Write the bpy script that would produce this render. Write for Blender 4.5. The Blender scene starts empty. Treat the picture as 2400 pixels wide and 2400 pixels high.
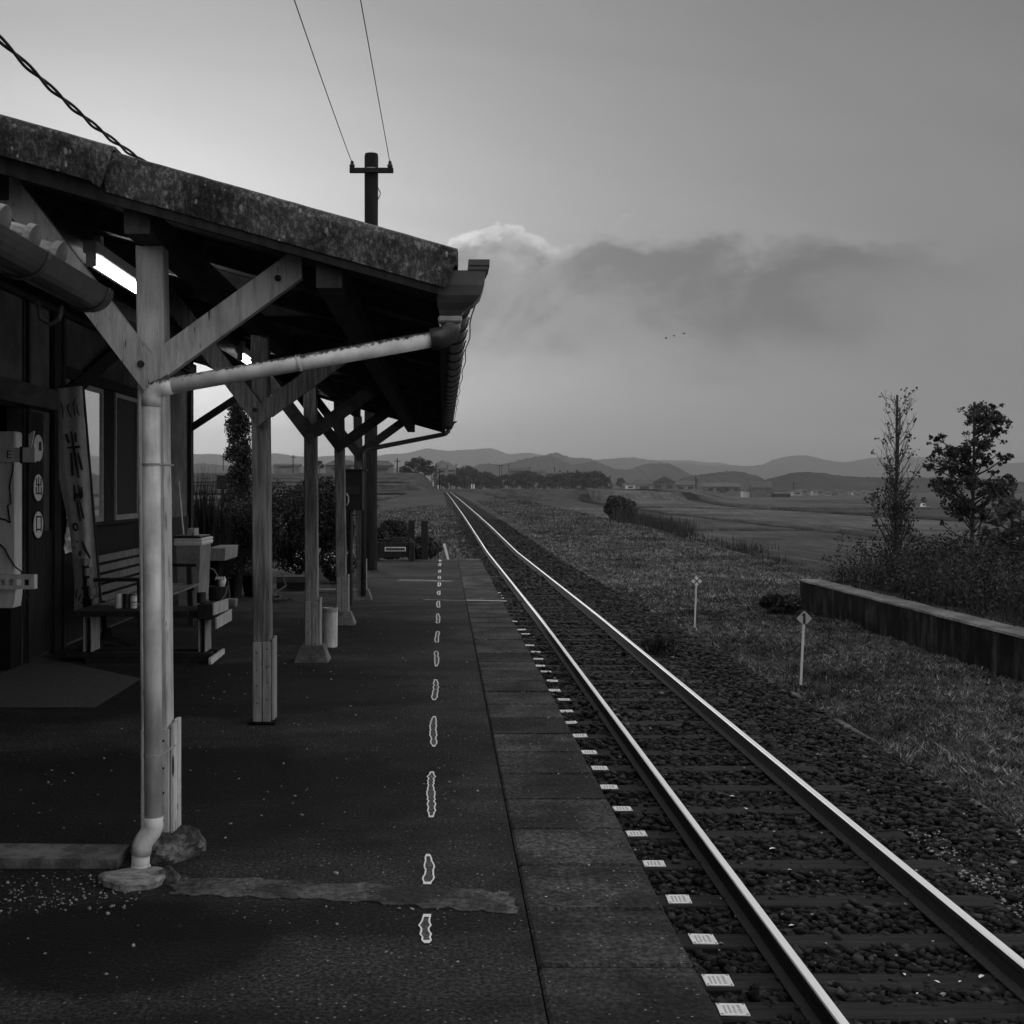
import bpy, math, random
import numpy as np
from mathutils import Vector, Matrix
random.seed(7); rng = np.random.default_rng(11)
sc = bpy.context.scene
COL = sc.collection
R = math.radians

# ------------------------------------------------------------------ camera
F, VX, VY, H = 2750.0, 1040.0, 1146.0, 1.35
cam_d = bpy.data.cameras.new('camera'); cam = bpy.data.objects.new('camera', cam_d); COL.objects.link(cam)
cam.location = (0, 0, H); cam.rotation_euler = (R(90), 0, 0)
cam_d.sensor_width = 36; cam_d.lens = 36 * F / 2400
cam_d.shift_x = (1200 - VX) / 2400; cam_d.shift_y = (VY - 1200) / 2400
cam_d.clip_start = 0.05; cam_d.clip_end = 20000
sc.camera = cam
# ------------------------------------------------------------------ light, sky, exposure
SUN_AZ, SUN_EL = -15.0, 4.0          # degrees left of the track, above the horizon
SKY_STRENGTH, SUN_STRENGTH, EXPOSURE = 0.10, 0.9, 0.0
SKY_FILL = 12.0                             # added sky fill overhead, behind and far right, out of view, in sky units
HAZE = 2.0e-4
sc.view_settings.view_transform = 'Standard'; sc.view_settings.look = 'None'
sc.view_settings.exposure = EXPOSURE; sc.view_settings.gamma = 1
sc.cycles.use_denoising = True
sc.cycles.max_bounces = 6; sc.cycles.diffuse_bounces = 3; sc.cycles.glossy_bounces = 3
sc.cycles.transmission_bounces = 3; sc.cycles.volume_bounces = 1; sc.cycles.transparent_max_bounces = 6

class NT:
    """small helper to write node trees"""
    def __init__(s, tree): s.t = tree; s.n = tree.nodes; s.l = tree.links
    def new(s, typ, **kw):
        n = s.n.new(typ)
        for k, v in kw.items():
            if hasattr(n, k): setattr(n, k, v)
        return n
    def put(s, sock, v):
        if hasattr(v, 'node') or isinstance(v, bpy.types.NodeSocket): s.l.new(v, sock)
        else: sock.default_value = v
    def math(s, op, a, b=0.0, c=0.0, clamp=False):
        n = s.n.new('ShaderNodeMath'); n.operation = op; n.use_clamp = clamp
        for i, v in enumerate((a, b, c)): s.put(n.inputs[i], v)
        return n.outputs[0]
    def smooth(s, x, a, b):
        n = s.n.new('ShaderNodeMapRange'); n.interpolation_type = 'SMOOTHSTEP'
        s.put(n.inputs[0], x); s.put(n.inputs[1], a); s.put(n.inputs[2], b); n.inputs[3].default_value = 0; n.inputs[4].default_value = 1
        return n.outputs[0]
    def noise(s, vec, scale, detail=4, rough=.55, dist=0):
        n = s.n.new('ShaderNodeTexNoise'); s.l.new(vec, n.inputs['Vector'])
        n.inputs['Scale'].default_value = scale; n.inputs['Detail'].default_value = detail
        n.inputs['Roughness'].default_value = rough; n.inputs['Distortion'].default_value = dist
        return n.outputs[0]
    def mixf(s, f, a, b):
        n = s.n.new('ShaderNodeMix'); n.data_type = 'FLOAT'
        s.put(n.inputs[0], f); s.put(n.inputs[2], a); s.put(n.inputs[3], b)
        return n.outputs[0]

world = bpy.data.worlds.new('World'); sc.world = world; world.use_nodes = True
w = NT(world.node_tree); w.n.clear()
sky = w.new('ShaderNodeTexSky', sky_type='NISHITA'); sky.sun_disc = False
sky.sun_elevation = R(SUN_EL); sky.sun_rotation = R(SUN_AZ); sky.air_density = 1.0; sky.dust_density = 2.5; sky.ozone_density = 1.0
bw = w.new('ShaderNodeRGBToBW'); w.l.new(sky.outputs[0], bw.inputs[0])
tc = w.new('ShaderNodeTexCoord'); sep = w.new('ShaderNodeSeparateXYZ'); w.l.new(tc.outputs['Generated'], sep.inputs[0])
yy = w.math('MAXIMUM', sep.outputs[1], .12)
u = w.math('DIVIDE', sep.outputs[0], yy); v = w.math('DIVIDE', sep.outputs[2], yy)
cmb = w.new('ShaderNodeCombineXYZ'); w.l.new(u, cmb.inputs[0]); w.l.new(w.math('MULTIPLY', v, 1.5), cmb.inputs[1])
big = w.noise(cmb.outputs[0], 9.0, 8, .55, .3)
fine = w.noise(cmb.outputs[0], 26.0, 8, .55, .2)
wisp = w.noise(cmb.outputs[0], 5.0, 7, .6, .6)
mid = w.noise(cmb.outputs[0], 17.0, 8, .6, .25)
bump = w.math('ADD', w.math('ADD', w.math('MULTIPLY', w.math('SUBTRACT', big, .5), .065), w.math('MULTIPLY', w.math('SUBTRACT', mid, .5), .06)), w.math('MULTIPLY', w.math('SUBTRACT', fine, .5), .05))
edge = w.math('ADD', w.math('SUBTRACT', .216, v), bump)          # >0 below the cloud's top
top = w.smooth(edge, -.004, .022)
rim = w.math('MULTIPLY', w.smooth(edge, -.003, .004), w.smooth(edge, .020, .004))
low = w.smooth(w.math('ADD', v, w.math('MULTIPLY', w.math('SUBTRACT', wisp, .5), .10)), .075, .15)
side = w.math('MULTIPLY', w.smooth(u, -.13, -.03), w.smooth(u, .52, .26))
mask = w.math('MULTIPLY', w.math('MULTIPLY', top, low), side)
mask = w.math('MULTIPLY', mask, w.math('ADD', .55, w.math('MULTIPLY', w.smooth(w.noise(cmb.outputs[0], 7.5, 9, .62, .5), .36, .62), .6)), clamp=True)
cl = w.math('SUBTRACT', 1.0, w.math('MULTIPLY', mask, .50))
cl = w.math('ADD', cl, w.math('MULTIPLY', w.math('MULTIPLY', rim, w.math('MULTIPLY', side, w.smooth(u, .30, -.02))), w.math('MULTIPLY', w.smooth(fine, .40, .60), .62)))
cm2 = w.new('ShaderNodeCombineXYZ'); w.l.new(w.math('MULTIPLY', u, .5), cm2.inputs[0]); w.l.new(w.math('ADD', w.math('MULTIPLY', v, 2.6), w.math('MULTIPLY', u, .35)), cm2.inputs[1])
veil = w.math('ADD', .86, w.math('MULTIPLY', w.noise(cm2.outputs[0], 4.0, 7, .55, .6), .28))
base = w.math('MULTIPLY', w.math('POWER', bw.outputs[0], .80), 1.17)            # haze evens the clear sky out
base = w.math('MULTIPLY', base, w.mixf(w.smooth(sep.outputs[2], .02, .34), .70, 1.04))
lum = w.math('MULTIPLY', w.math('MULTIPLY', base, cl), veil)
fillf = w.math('MAXIMUM', w.smooth(sep.outputs[2], .40, .78), w.math('MAXIMUM', w.math('MULTIPLY', w.smooth(sep.outputs[1], .15, -.45), .45), w.math('MULTIPLY', w.smooth(sep.outputs[0], .46, .76), 1.45)))  # unseen sky brightened to fill the ground and post faces
lum = w.mixf(fillf, lum, w.math('MULTIPLY', w.math('ADD', .8, w.math('MULTIPLY', w.noise(tc.outputs['Generated'], 2.5, 4, .5), .4)), SKY_FILL))
bg = w.new('ShaderNodeBackground'); w.l.new(lum, bg.inputs[0]); bg.inputs[1].default_value = SKY_STRENGTH
wo = w.new('ShaderNodeOutputWorld'); w.l.new(bg.outputs[0], wo.inputs[0])

sun_d = bpy.data.lights.new('sun', 'SUN'); sun = bpy.data.objects.new('sun', sun_d); COL.objects.link(sun)
sun_d.energy = SUN_STRENGTH; sun_d.angle = R(12); sun_d.color = (1, 1, 1)
sdir = Vector((math.sin(R(SUN_AZ)) * math.cos(R(SUN_EL)), math.cos(R(SUN_AZ)) * math.cos(R(SUN_EL)), math.sin(R(SUN_EL))))
sun.rotation_euler = sdir.to_track_quat('Z', 'Y').to_euler()
sun.location = (0, 0, 30)

# ------------------------------------------------------------------ helpers
def px(x, Y): return (x - VX) * Y / F
def pz(y, Y): return H + (VY - y) * Y / F
def gy(y, z=0.0): return F * (H - z) / (y - VY)

def mat(name, a, b=None, rough=.85, scale=18, detail=6, bump=0.0, bscale=None, metal=0.0, spec=.25, stretch=(1, 1, 1),
        lo=.35, hi=.65, spots=None, spots2=None, big=None, rnd=0.0, topdirt=None, wave=None, emit=0.0, nrough=.6, isl=None, drift=None, dark_ovals=None):
    m = bpy.data.materials.new(name); m.use_nodes = True
    t = NT(m.node_tree); bs = t.n['Principled BSDF']
    co = t.new('ShaderNodeTexCoord'); mp = t.new('ShaderNodeMapping'); t.l.new(co.outputs['Object'], mp.inputs[0])
    mp.inputs['Scale'].default_value = stretch
    vec = mp.outputs[0]
    n1 = t.noise(vec, scale, detail, nrough)
    b = a if b is None else b
    val = t.mixf(t.smooth(n1, lo, hi), a, b)
    if big:                                     # (scale, lo factor, hi factor): broad blotches
        val = t.math('MULTIPLY', val, t.mixf(t.smooth(t.noise(co.outputs['Object'], big[0], 4, .55), .35, .65), big[1], big[2]))
    if wave:                                    # (axis, scale, depth): boards
        wv = t.new('ShaderNodeTexWave', wave_type='BANDS', bands_direction=wave[0]); t.l.new(co.outputs['Object'], wv.inputs[0])
        wv.inputs['Scale'].default_value = wave[1]; wv.inputs['Distortion'].default_value = 0
        val = t.math('MULTIPLY', val, t.mixf(t.smooth(wv.outputs[1], .0, .12), wave[2], 1.0))
    if isl:                                     # every stone or blade its own tone
        ge = t.new('ShaderNodeNewGeometry'); r_ = ge.outputs['Random Per Island']
        val = t.math('MULTIPLY', val, t.mixf(t.math('POWER', r_, isl[2]), isl[0], isl[1]))
    if drift:                                   # stretched paler drifts: (stretch, scale, lo factor, hi factor)
        m2 = t.new('ShaderNodeMapping'); t.l.new(co.outputs['Object'], m2.inputs[0]); m2.inputs['Scale'].default_value = drift[0]; m2.inputs['Rotation'].default_value = (0, 0, .12)
        val = t.math('MULTIPLY', val, t.mixf(t.smooth(t.noise(m2.outputs[0], drift[1], 5, .6, .4), .40, .62), drift[2], drift[3]))
    for sp in (spots, spots2):
        if sp:                                  # (scale, radius, value, share)
            vo = t.new('ShaderNodeTexVoronoi'); t.l.new(vec, vo.inputs['Vector']); vo.inputs['Scale'].default_value = sp[0]
            pick = t.new('ShaderNodeSeparateColor'); t.l.new(vo.outputs['Color'], pick.inputs[0])
            f = t.math('MULTIPLY', t.smooth(vo.outputs['Distance'], sp[1], sp[1] * .6), t.math('LESS_THAN', pick.outputs[0], sp[3]))
            val = t.mixf(f, val, t.math('MULTIPLY', t.math('ADD', pick.outputs[1], .35), sp[2]))
    if dark_ovals:                                    # soft edged darker ovals: (x, y, rx, ry, factor)
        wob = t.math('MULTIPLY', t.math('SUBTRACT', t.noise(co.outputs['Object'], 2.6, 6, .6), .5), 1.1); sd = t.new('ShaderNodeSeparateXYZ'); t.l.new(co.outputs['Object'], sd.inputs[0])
        for (cx_, cy_, rx_, ry_, fc) in dark_ovals:
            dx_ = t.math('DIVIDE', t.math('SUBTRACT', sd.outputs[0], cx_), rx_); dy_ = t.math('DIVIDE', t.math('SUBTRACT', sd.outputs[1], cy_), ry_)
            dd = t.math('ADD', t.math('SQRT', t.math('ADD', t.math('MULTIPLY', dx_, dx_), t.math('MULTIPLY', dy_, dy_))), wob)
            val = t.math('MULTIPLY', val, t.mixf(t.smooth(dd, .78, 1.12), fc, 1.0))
    if rnd:
        oi = t.new('ShaderNodeObjectInfo')
        val = t.math('MULTIPLY', val, t.math('ADD', 1 - rnd, t.math('MULTIPLY', oi.outputs['Random'], 2 * rnd)))
    if topdirt:                                 # (value, lo, hi): dirt and lichen settled on what faces up
        ge = t.new('ShaderNodeNewGeometry'); sx = t.new('ShaderNodeSeparateXYZ'); t.l.new(ge.outputs['Normal'], sx.inputs[0])
        f = t.math('ADD', sx.outputs[2], t.math('MULTIPLY', t.math('SUBTRACT', t.noise(co.outputs['Object'], 60, 6, .7), .5), 1.7))
        val = t.mixf(t.smooth(f, topdirt[1], topdirt[2]), val, topdirt[0])
    cc = t.new('ShaderNodeCombineColor')
    for i in range(3): t.l.new(val, cc.inputs[i])
    t.l.new(cc.outputs[0], bs.inputs['Base Color'])
    bs.inputs['Roughness'].default_value = rough; bs.inputs['Metallic'].default_value = metal
    bs.inputs['Specular IOR Level'].default_value = spec
    if bump:
        bn = t.new('ShaderNodeBump'); bn.inputs['Strength'].default_value = bump; bn.inputs['Distance'].default_value = .02
        t.l.new(t.noise(vec, bscale or scale, 8, .65), bn.inputs['Height']); t.l.new(bn.outputs[0], bs.inputs['Normal'])
    if emit:
        bs.inputs['Emission Color'].default_value = (1, 1, 1, 1); bs.inputs['Emission Strength'].default_value = emit
    return m

def leafmat(name, a, b, scale=3.0, trans=.25):
    m = mat(name, a, b, rough=.6, scale=scale, detail=4, spec=.3, lo=.38, hi=.62, rnd=.12, isl=(.6, 1.6, 1.5))
    t = NT(m.node_tree); bs = t.n['Principled BSDF']; out = t.n['Material Output']
    tr = t.new('ShaderNodeBsdfTranslucent'); mx = t.new('ShaderNodeMixShader'); mx.inputs[0].default_value = trans
    src = bs.inputs['Base Color'].links[0].from_socket
    t.l.new(src, tr.inputs[0]); t.l.new(bs.outputs[0], mx.inputs[1]); t.l.new(tr.outputs[0], mx.inputs[2]); t.l.new(mx.outputs[0], out.inputs[0])
    return m

def org(p):
    o = Vector((0, 0, 0))
    while p is not None: o += p.location; p = p.parent
    return o

class MB:
    def __init__(s): s.v = []; s.f = []; s.m = []
    def add(s, vs, fs, mi=0):
        k = len(s.v); s.v += [tuple(q) for q in vs]; s.f += [tuple(i + k for i in f) for f in fs]; s.m += [mi] * len(fs); return s
    def box(s, a, b, mi=0, bev=0.0):
        x0, x1 = sorted((a[0], b[0])); y0, y1 = sorted((a[1], b[1])); z0, z1 = sorted((a[2], b[2]))
        if bev <= 0:
            vs = [(x0, y0, z0), (x1, y0, z0), (x1, y1, z0), (x0, y1, z0), (x0, y0, z1), (x1, y0, z1), (x1, y1, z1), (x0, y1, z1)]
            return s.add(vs, [(3, 2, 1, 0), (4, 5, 6, 7), (0, 1, 5, 4), (1, 2, 6, 5), (2, 3, 7, 6), (3, 0, 4, 7)], mi)
        return s.hull([(x0, y0, z0), (x1, y1, z1)], bev, mi)
    def hull(s, ab, e, mi=0):
        (x0, y0, z0), (x1, y1, z1) = ab
        prof = lambda z, i: [(x0 + i, y0, z), (x1 - i, y0, z), (x1, y0 + i, z), (x1, y1 - i, z), (x1 - i, y1, z), (x0 + i, y1, z), (x0, y1 - i, z), (x0, y0 + i, z)]
        inn = lambda z: [(min(max(p[0], x0 + e), x1 - e), min(max(p[1], y0 + e), y1 - e), z) for p in prof(z, e)]
        rings = [inn(z0), prof(z0 + e, e), prof(z1 - e, e), inn(z1)]
        vs = [p for r in rings for p in r]; fs = []
        for r in range(3):
            for i in range(8):
                j = (i + 1) % 8; fs.append((r * 8 + i, r * 8 + j, r * 8 + 8 + j, r * 8 + 8 + i))
        fs.append(tuple(reversed(range(8)))); fs.append(tuple(range(24, 32)))
        return s.add(vs, fs, mi)
    def prism(s, poly, off, mi=0):
        n = len(poly); off = Vector(off); p = [Vector(q) for q in poly]
        vs = p + [q + off for q in p]
        fs = [tuple(reversed(range(n))), tuple(range(n, 2 * n))] + [(i, (i + 1) % n, n + (i + 1) % n, n + i) for i in range(n)]
        return s.add(vs, fs, mi)
    def rings(s, rs, mi=0, cap=True, closed=True):
        n = len(rs[0]); vs = [p for r in rs for p in r]; fs = []
        for k in range(len(rs) - 1):
            for i in range(n if closed else n - 1):
                j = (i + 1) % n; fs.append((k * n + i, k * n + j, k * n + n + j, k * n + n + i))
        if cap: fs += [tuple(reversed(range(n))), tuple(range((len(rs) - 1) * n, len(rs) * n))]
        return s.add(vs, fs, mi)
    def tube(s, pts, r, n=10, mi=0, cap=True):
        pts = [Vector(p) for p in pts]; rad = r if isinstance(r, (list, tuple)) else [r] * len(pts)
        rs = []; up = None
        for i, p in enumerate(pts):
            d = (pts[min(i + 1, len(pts) - 1)] - pts[max(i - 1, 0)]).normalized()
            if up is None: up = d.orthogonal().normalized()
            else: up = (up - d * up.dot(d)).normalized() if (up - d * up.dot(d)).length > 1e-6 else d.orthogonal().normalized()
            sd = d.cross(up)
            rs.append([p + (up * math.cos(2 * math.pi * k / n) + sd * math.sin(2 * math.pi * k / n)) * rad[i] for k in range(n)])
        return s.rings(rs, mi, cap)
    def lathe(s, c, prof, n=16, mi=0):
        rs = [[(c[0] + r * math.cos(2 * math.pi * k / n), c[1] + r * math.sin(2 * math.pi * k / n), c[2] + z) for k in range(n)] for r, z in prof]
        return s.rings(rs, mi)
    def bar(s, a, b, wd, th, up=(0, 0, 1), mi=0):
        a, b, up = Vector(a), Vector(b), Vector(up); d = (b - a).normalized(); sd = d.cross(up).normalized(); up = sd.cross(d)
        q = lambda c: [c + sd * wd / 2 - up * th / 2, c + sd * wd / 2 + up * th / 2, c - sd * wd / 2 + up * th / 2, c - sd * wd / 2 - up * th / 2]
        return s.rings([q(a), q(b)], mi)
    def build(s, name, m, parent=None, smooth=False):
        o = Vector(org(parent)) if parent else Vector((0, 0, 0))
        me = bpy.data.meshes.new(name); me.from_pydata([tuple(Vector(q) - o) for q in s.v], [], s.f)
        ms = m if isinstance(m, (list, tuple)) else [m]
        for k in ms: me.materials.append(k)
        if len(ms) > 1: me.polygons.foreach_set('material_index', s.m)
        if smooth: me.polygons.foreach_set('use_smooth', [True] * len(me.polygons))
        me.update()
        ob = bpy.data.objects.new(name, me); COL.objects.link(ob); ob.parent = parent
        return ob

def tag(o, label=None, cat=None, group=None, kind=None):
    if label: o['label'] = label
    if cat: o['category'] = cat
    if group: o['group'] = group
    if kind: o['kind'] = kind
    return o
def empty(name, loc, label, cat, group=None):
    o = bpy.data.objects.new(name, None); o.empty_display_size = .2; COL.objects.link(o); o.location = loc
    return tag(o, label, cat, group)
def copy_tree(o, parent=None):
    c = o.copy(); COL.objects.link(c); c.parent = parent
    for ch in list(o.children): copy_tree(ch, c)
    return c
def struct(o): return tag(o, kind='structure')
def stuff(o, label, cat): return tag(o, label, cat, kind='stuff')

def npmesh(name, V, Fc, m, parent=None, smooth=False):
    """mesh from numpy vertices (n,3) and faces (k,3|4)"""
    o = np.array(org(parent)) if parent else np.zeros(3)
    V = np.asarray(V, dtype=np.float32) - o.astype(np.float32); Fc = np.asarray(Fc, dtype=np.int32); k = Fc.shape[1]
    me = bpy.data.meshes.new(name); me.vertices.add(len(V)); me.vertices.foreach_set('co', V.ravel())
    me.loops.add(Fc.size); me.loops.foreach_set('vertex_index', Fc.ravel())
    me.polygons.add(len(Fc)); me.polygons.foreach_set('loop_start', np.arange(0, Fc.size, k, dtype=np.int32))
    try: me.polygons.foreach_set('loop_total', np.full(len(Fc), k, dtype=np.int32))
    except Exception: pass
    if smooth: me.polygons.foreach_set('use_smooth', np.ones(len(Fc), dtype=bool))
    me.materials.append(m); me.update(calc_edges=True); me.validate()
    ob = bpy.data.objects.new(name, me); COL.objects.link(ob); ob.parent = parent
    return ob

def leaves(P, size, aspect=1.8, drop=0.0):
    """leaf quads at points P: returns V, F"""
    n = len(P); a = rng.normal(size=(n, 3)); a[:, 2] += drop; a /= np.linalg.norm(a, axis=1)[:, None]
    b = np.cross(a, rng.normal(size=(n, 3))); b /= np.linalg.norm(b, axis=1)[:, None] + 1e-9
    s = (size * rng.uniform(.6, 1.35, n))[:, None]
    V = np.stack([P - a * s * aspect / 2, P + b * s / 2, P + a * s * aspect / 2, P - b * s / 2], 1).reshape(-1, 3)
    return V, np.arange(4 * n).reshape(-1, 4)
def blob(c, r, n, shell=.55):
    d = rng.normal(size=(n, 3)); d /= np.linalg.norm(d, axis=1)[:, None]
    q = rng.uniform(shell ** 3, 1, n) ** (1 / 3)
    return np.array(c) + d * q[:, None] * np.array(r)
def blades(P, h, wd, lean=.5):
    n = len(P); hh = h * rng.uniform(.5, 1.3, n) if np.isscalar(h) else h * rng.uniform(.5, 1.3, n)
    ang = rng.uniform(0, 2 * np.pi, n); d = np.stack([np.cos(ang), np.sin(ang), np.zeros(n)], 1)
    an2 = rng.uniform(0, 2 * np.pi, n); L = (rng.uniform(0, lean, n) * hh)[:, None] * np.stack([np.cos(an2), np.sin(an2), np.zeros(n)], 1)
    tip = P + L + np.stack([np.zeros(n), np.zeros(n), hh], 1)
    wv = (wd if np.isscalar(wd) else wd[:, None]) * d * .5
    V = np.stack([P - wv, P + wv, tip], 1).reshape(-1, 3)
    return V, np.arange(3 * n).reshape(-1, 3)
def cat(*vf):
    Vs, Fs, k = [], [], 0
    for V, Fc in vf: Vs.append(V); Fs.append(Fc + k); k += len(V)
    return np.concatenate(Vs), np.concatenate(Fs)

def glyphs(text, size):
    """letter outlines as flat mesh data in the XY plane, centred"""
    cu = bpy.data.curves.new('t', 'FONT'); cu.body = text; cu.size = size; cu.align_x = 'CENTER'; cu.align_y = 'CENTER'; cu.extrude = .0015
    ob = bpy.data.objects.new('t', cu); COL.objects.link(ob)
    dg = bpy.context.evaluated_depsgraph_get(); ev = ob.evaluated_get(dg); me = ev.to_mesh()
    vs = [tuple(q.co) for q in me.vertices]; fs = [tuple(p.vertices) for p in me.polygons]
    ev.to_mesh_clear(); bpy.data.objects.remove(ob); bpy.data.curves.remove(cu)
    return vs, fs

# ------------------------------------------------------------------ materials
m_asphalt = mat('asphalt', .003, .032, rough=.9, scale=70, detail=8, nrough=.75, lo=.4, hi=.68, bump=.8, bscale=80, big=(4, .8, 1.25), drift=((.35, 1.0, 1), 1.25, .8, 2.4), dark_ovals=[(-.95, 3.50, .46, .36, .22), (-1.25, 5.2, 1.35, .95, .30), (-1.7, 8.0, 1.7, 1.1, .36), (-.75, 11.0, .9, 1.5, .45)], spots=(46, .22, .17, .30), spots2=(27, .13, .28, .12), spec=.2)
m_patch = mat('asphalt_patch', .004, .015, rough=.95, scale=70, detail=8, nrough=.75, lo=.4, hi=.7, bump=.8, bscale=80, spots=(46, .16, .06, .14), spec=.12)
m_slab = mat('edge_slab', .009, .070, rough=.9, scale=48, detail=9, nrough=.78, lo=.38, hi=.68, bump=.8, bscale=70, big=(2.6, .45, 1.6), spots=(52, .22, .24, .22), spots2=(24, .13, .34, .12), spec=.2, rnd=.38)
m_conc = mat('concrete', .10, .17, rough=.9, scale=30, bump=.35, bscale=90, big=(3, .6, 1.3), spots=(80, .1, .35, .1))
m_rock = mat('foot_rock', .035, .17, rough=.95, scale=18, detail=10, nrough=.75, bump=1, bscale=40, lo=.42, hi=.64, big=(6, .5, 1.3))
m_kerb = mat('kerb_concrete', .05, .10, rough=.95, scale=20, detail=9, bump=.6, bscale=50, big=(2, .5, 1.3))
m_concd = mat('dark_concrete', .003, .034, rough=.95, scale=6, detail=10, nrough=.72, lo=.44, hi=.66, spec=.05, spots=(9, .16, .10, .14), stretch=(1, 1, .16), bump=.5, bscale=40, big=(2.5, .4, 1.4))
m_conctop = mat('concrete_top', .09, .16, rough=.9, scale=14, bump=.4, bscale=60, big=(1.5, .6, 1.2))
m_earth = mat('earth', .026, .060, rough=1, scale=6, bump=.8, bscale=30, big=(.35, .6, 1.35), spec=.05)
m_bal = mat('ballast_bed', .008, .016, rough=1, scale=30, bump=1, spec=.05)
m_stone = mat('ballast_stone', .006, .026, isl=(.35, 2.3, 2.2), rough=.8, scale=16, detail=3, lo=.3, hi=.75, bump=.3, bscale=80, spec=.2, spots=(9, .32, .14, .05))
m_peb = mat('pebble', .10, .30, rough=.8, scale=30, detail=2)
m_grass = mat('grass', .022, .16, rough=.85, scale=7, detail=10, nrough=.75, lo=.4, hi=.66, spec=.1, big=(.8, .5, 1.35), isl=(.5, 2.2, 2.0))
m_drygrass = mat('dry_grass', .035, .21, rough=.85, scale=3.5, detail=10, nrough=.75, lo=.38, hi=.66, spec=.1, big=(.5, .5, 1.3), isl=(.5, 1.9, 1.6))
m_straw = mat('straw', .14, .28, rough=.8, scale=12, spec=.15)
m_sleeper = mat('sleeper_wood', .003, .014, rough=.8, scale=10, stretch=(.35, 4, 4), bump=.6, bscale=14, rnd=.25, spec=.25)
m_railtop = mat('rail_head', .88, .94, rough=.48, scale=8, stretch=(8, .2, 8), metal=1.0)
m_rail = mat('rail_rust', .014, .024, rough=.75, scale=40, bump=.2)
m_plate = mat('number_plate', .72, .62, rough=.55, scale=30)
m_ink = mat('ink', .02, .03, rough=.8)
m_line = mat('line_paint', .10, .68, rough=.85, scale=85, detail=8, nrough=.8, lo=.33, hi=.46)
m_worn = mat('worn_paint', .022, .10, rough=.9, scale=60, detail=9, nrough=.8, lo=.40, hi=.62)
m_paint = mat('old_white_paint', .60, .42, rough=.75, scale=9, detail=9, nrough=.7, stretch=(4, 4, .5), lo=.42, hi=.66, bump=.5, bscale=25, spots=(9, .22, .05, .22), spots2=(24, .2, .06, .16), big=(2.5, .7, 1.1))
m_wood = mat('bare_wood', .10, .22, rough=.85, scale=11, stretch=(5, 5, .35), bump=.6, bscale=14, big=(1.3, .7, 1.2))
m_brace = mat('brace_paint', .46, .30, rough=.75, scale=9, detail=9, nrough=.7, stretch=(4, 4, .5), lo=.42, hi=.66, bump=.5, bscale=25, spots=(9, .22, .04, .22), spots2=(24, .2, .05, .16), big=(2.5, .7, 1.1))
m_skirt = mat('grey_painted_board', .20, .30, rough=.8, scale=9, detail=8, stretch=(4, 4, .5), bump=.4, bscale=25, spots=(26, .2, .05, .2))
m_woodk = mat('dark_wood', .010, .022, rough=.9, scale=10, stretch=(3, 3, .4), bump=.5)
m_beam = mat('canopy_timber', .035, .06, rough=.9, scale=8, stretch=(2, .5, 2), bump=.4)
m_deck = mat('roof_boards', .06, .09, rough=.95, scale=8, wave=('Y', 4.0, .4))
m_lichen = mat('lichened_slate', .05, .30, rough=.95, scale=58, detail=10, nrough=.85, bump=1, bscale=60, lo=.46, hi=.70, stretch=(1, 1, .55), spots=(34, .26, .20, .34), spots2=(60, .30, .26, .26), big=(6, .4, 1.4), spec=.1)
m_pipev = mat('grey_vinyl_pipe', .58, .40, rough=.5, scale=7, detail=8, stretch=(3, 3, .5), lo=.36, hi=.66, spec=.35, spots=(30, .16, .16, .12), big=(5, .7, 1.1))
m_pipe = mat('vinyl_pipe', .72, .58, rough=.5, scale=9, stretch=(2, 2, .6), lo=.35, hi=.7, spec=.35, topdirt=(.035, .42, .72), spots=(40, .16, .2, .12), big=(7, .7, 1.08))
m_gut = mat('gutter_vinyl', .035, .055, rough=.35, scale=12, spec=.5)
m_plaster = mat('old_plaster', .07, .10, rough=.95, scale=6, big=(2, .7, 1.15), bump=.15)
m_board = mat('siding_boards', .010, .020, rough=.9, scale=12, stretch=(3, 3, .4), wave=('Y', 3.3, .25))
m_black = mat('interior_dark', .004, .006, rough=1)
m_blackpaint = mat('black_paint', .010, .016, rough=.5, scale=20, spec=.3)
m_grey = mat('grey_metal', .20, .28, rough=.5, scale=20, spec=.4)
m_white = mat('white_enamel', .62, .5, rough=.5, scale=9, stretch=(2, 2, .5), spots=(30, .12, .1, .06))
m_tile = mat('roof_tile', .10, .20, rough=.45, scale=14, bump=.15, spec=.45)
m_cloth = mat('banner_cloth', .34, .42, rough=.9, scale=10)
m_mirror = mat('window_glass', .95, rough=.03, metal=1.0)
m_screen = mat('insect_screen', .016, .020, rough=.7)
m_lamp = mat('lamp_tube', .9, emit=24.0)
m_shade = mat('lamp_housing', .55, .5, rough=.4)
m_cable = mat('cable', .012, .018, rough=.6)
m_bark = mat('bark', .030, .06, rough=.95, scale=14, stretch=(3, 3, .5), bump=.8)
m_leafd = leafmat('dark_leaf', .018, .050)
m_shrub = leafmat('shrub_leaf', .008, .034)
m_leafm = leafmat('mid_leaf', .035, .085)
m_leafk = leafmat('conifer_leaf', .012, .030)
m_weed = leafmat('weed_leaf', .012, .046, scale=1.5)
m_reed = mat('reed', .016, .05, rough=.85, scale=1.5, spec=.1)
m_petal = mat('petal', .22, .4, rough=.8)
m_wood_far = leafmat('wood_leaf', .030, .060, scale=.3)
m_hill = mat('wooded_hill', .016, .036, rough=1, scale=.02, detail=10, nrough=.75, bump=0, spec=0)
m_rice = mat('rice', .022, .085, rough=.9, scale=1.1, detail=10, nrough=.8, stretch=(1, .10, 1), big=(.05, .7, 1.25), rnd=.32, spec=.05)
m_road = mat('road', .16, .22, rough=.9, scale=1)
m_hwall = mat('house_wall', .11, .19, rough=.9, scale=.6, rnd=.35)
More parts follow.
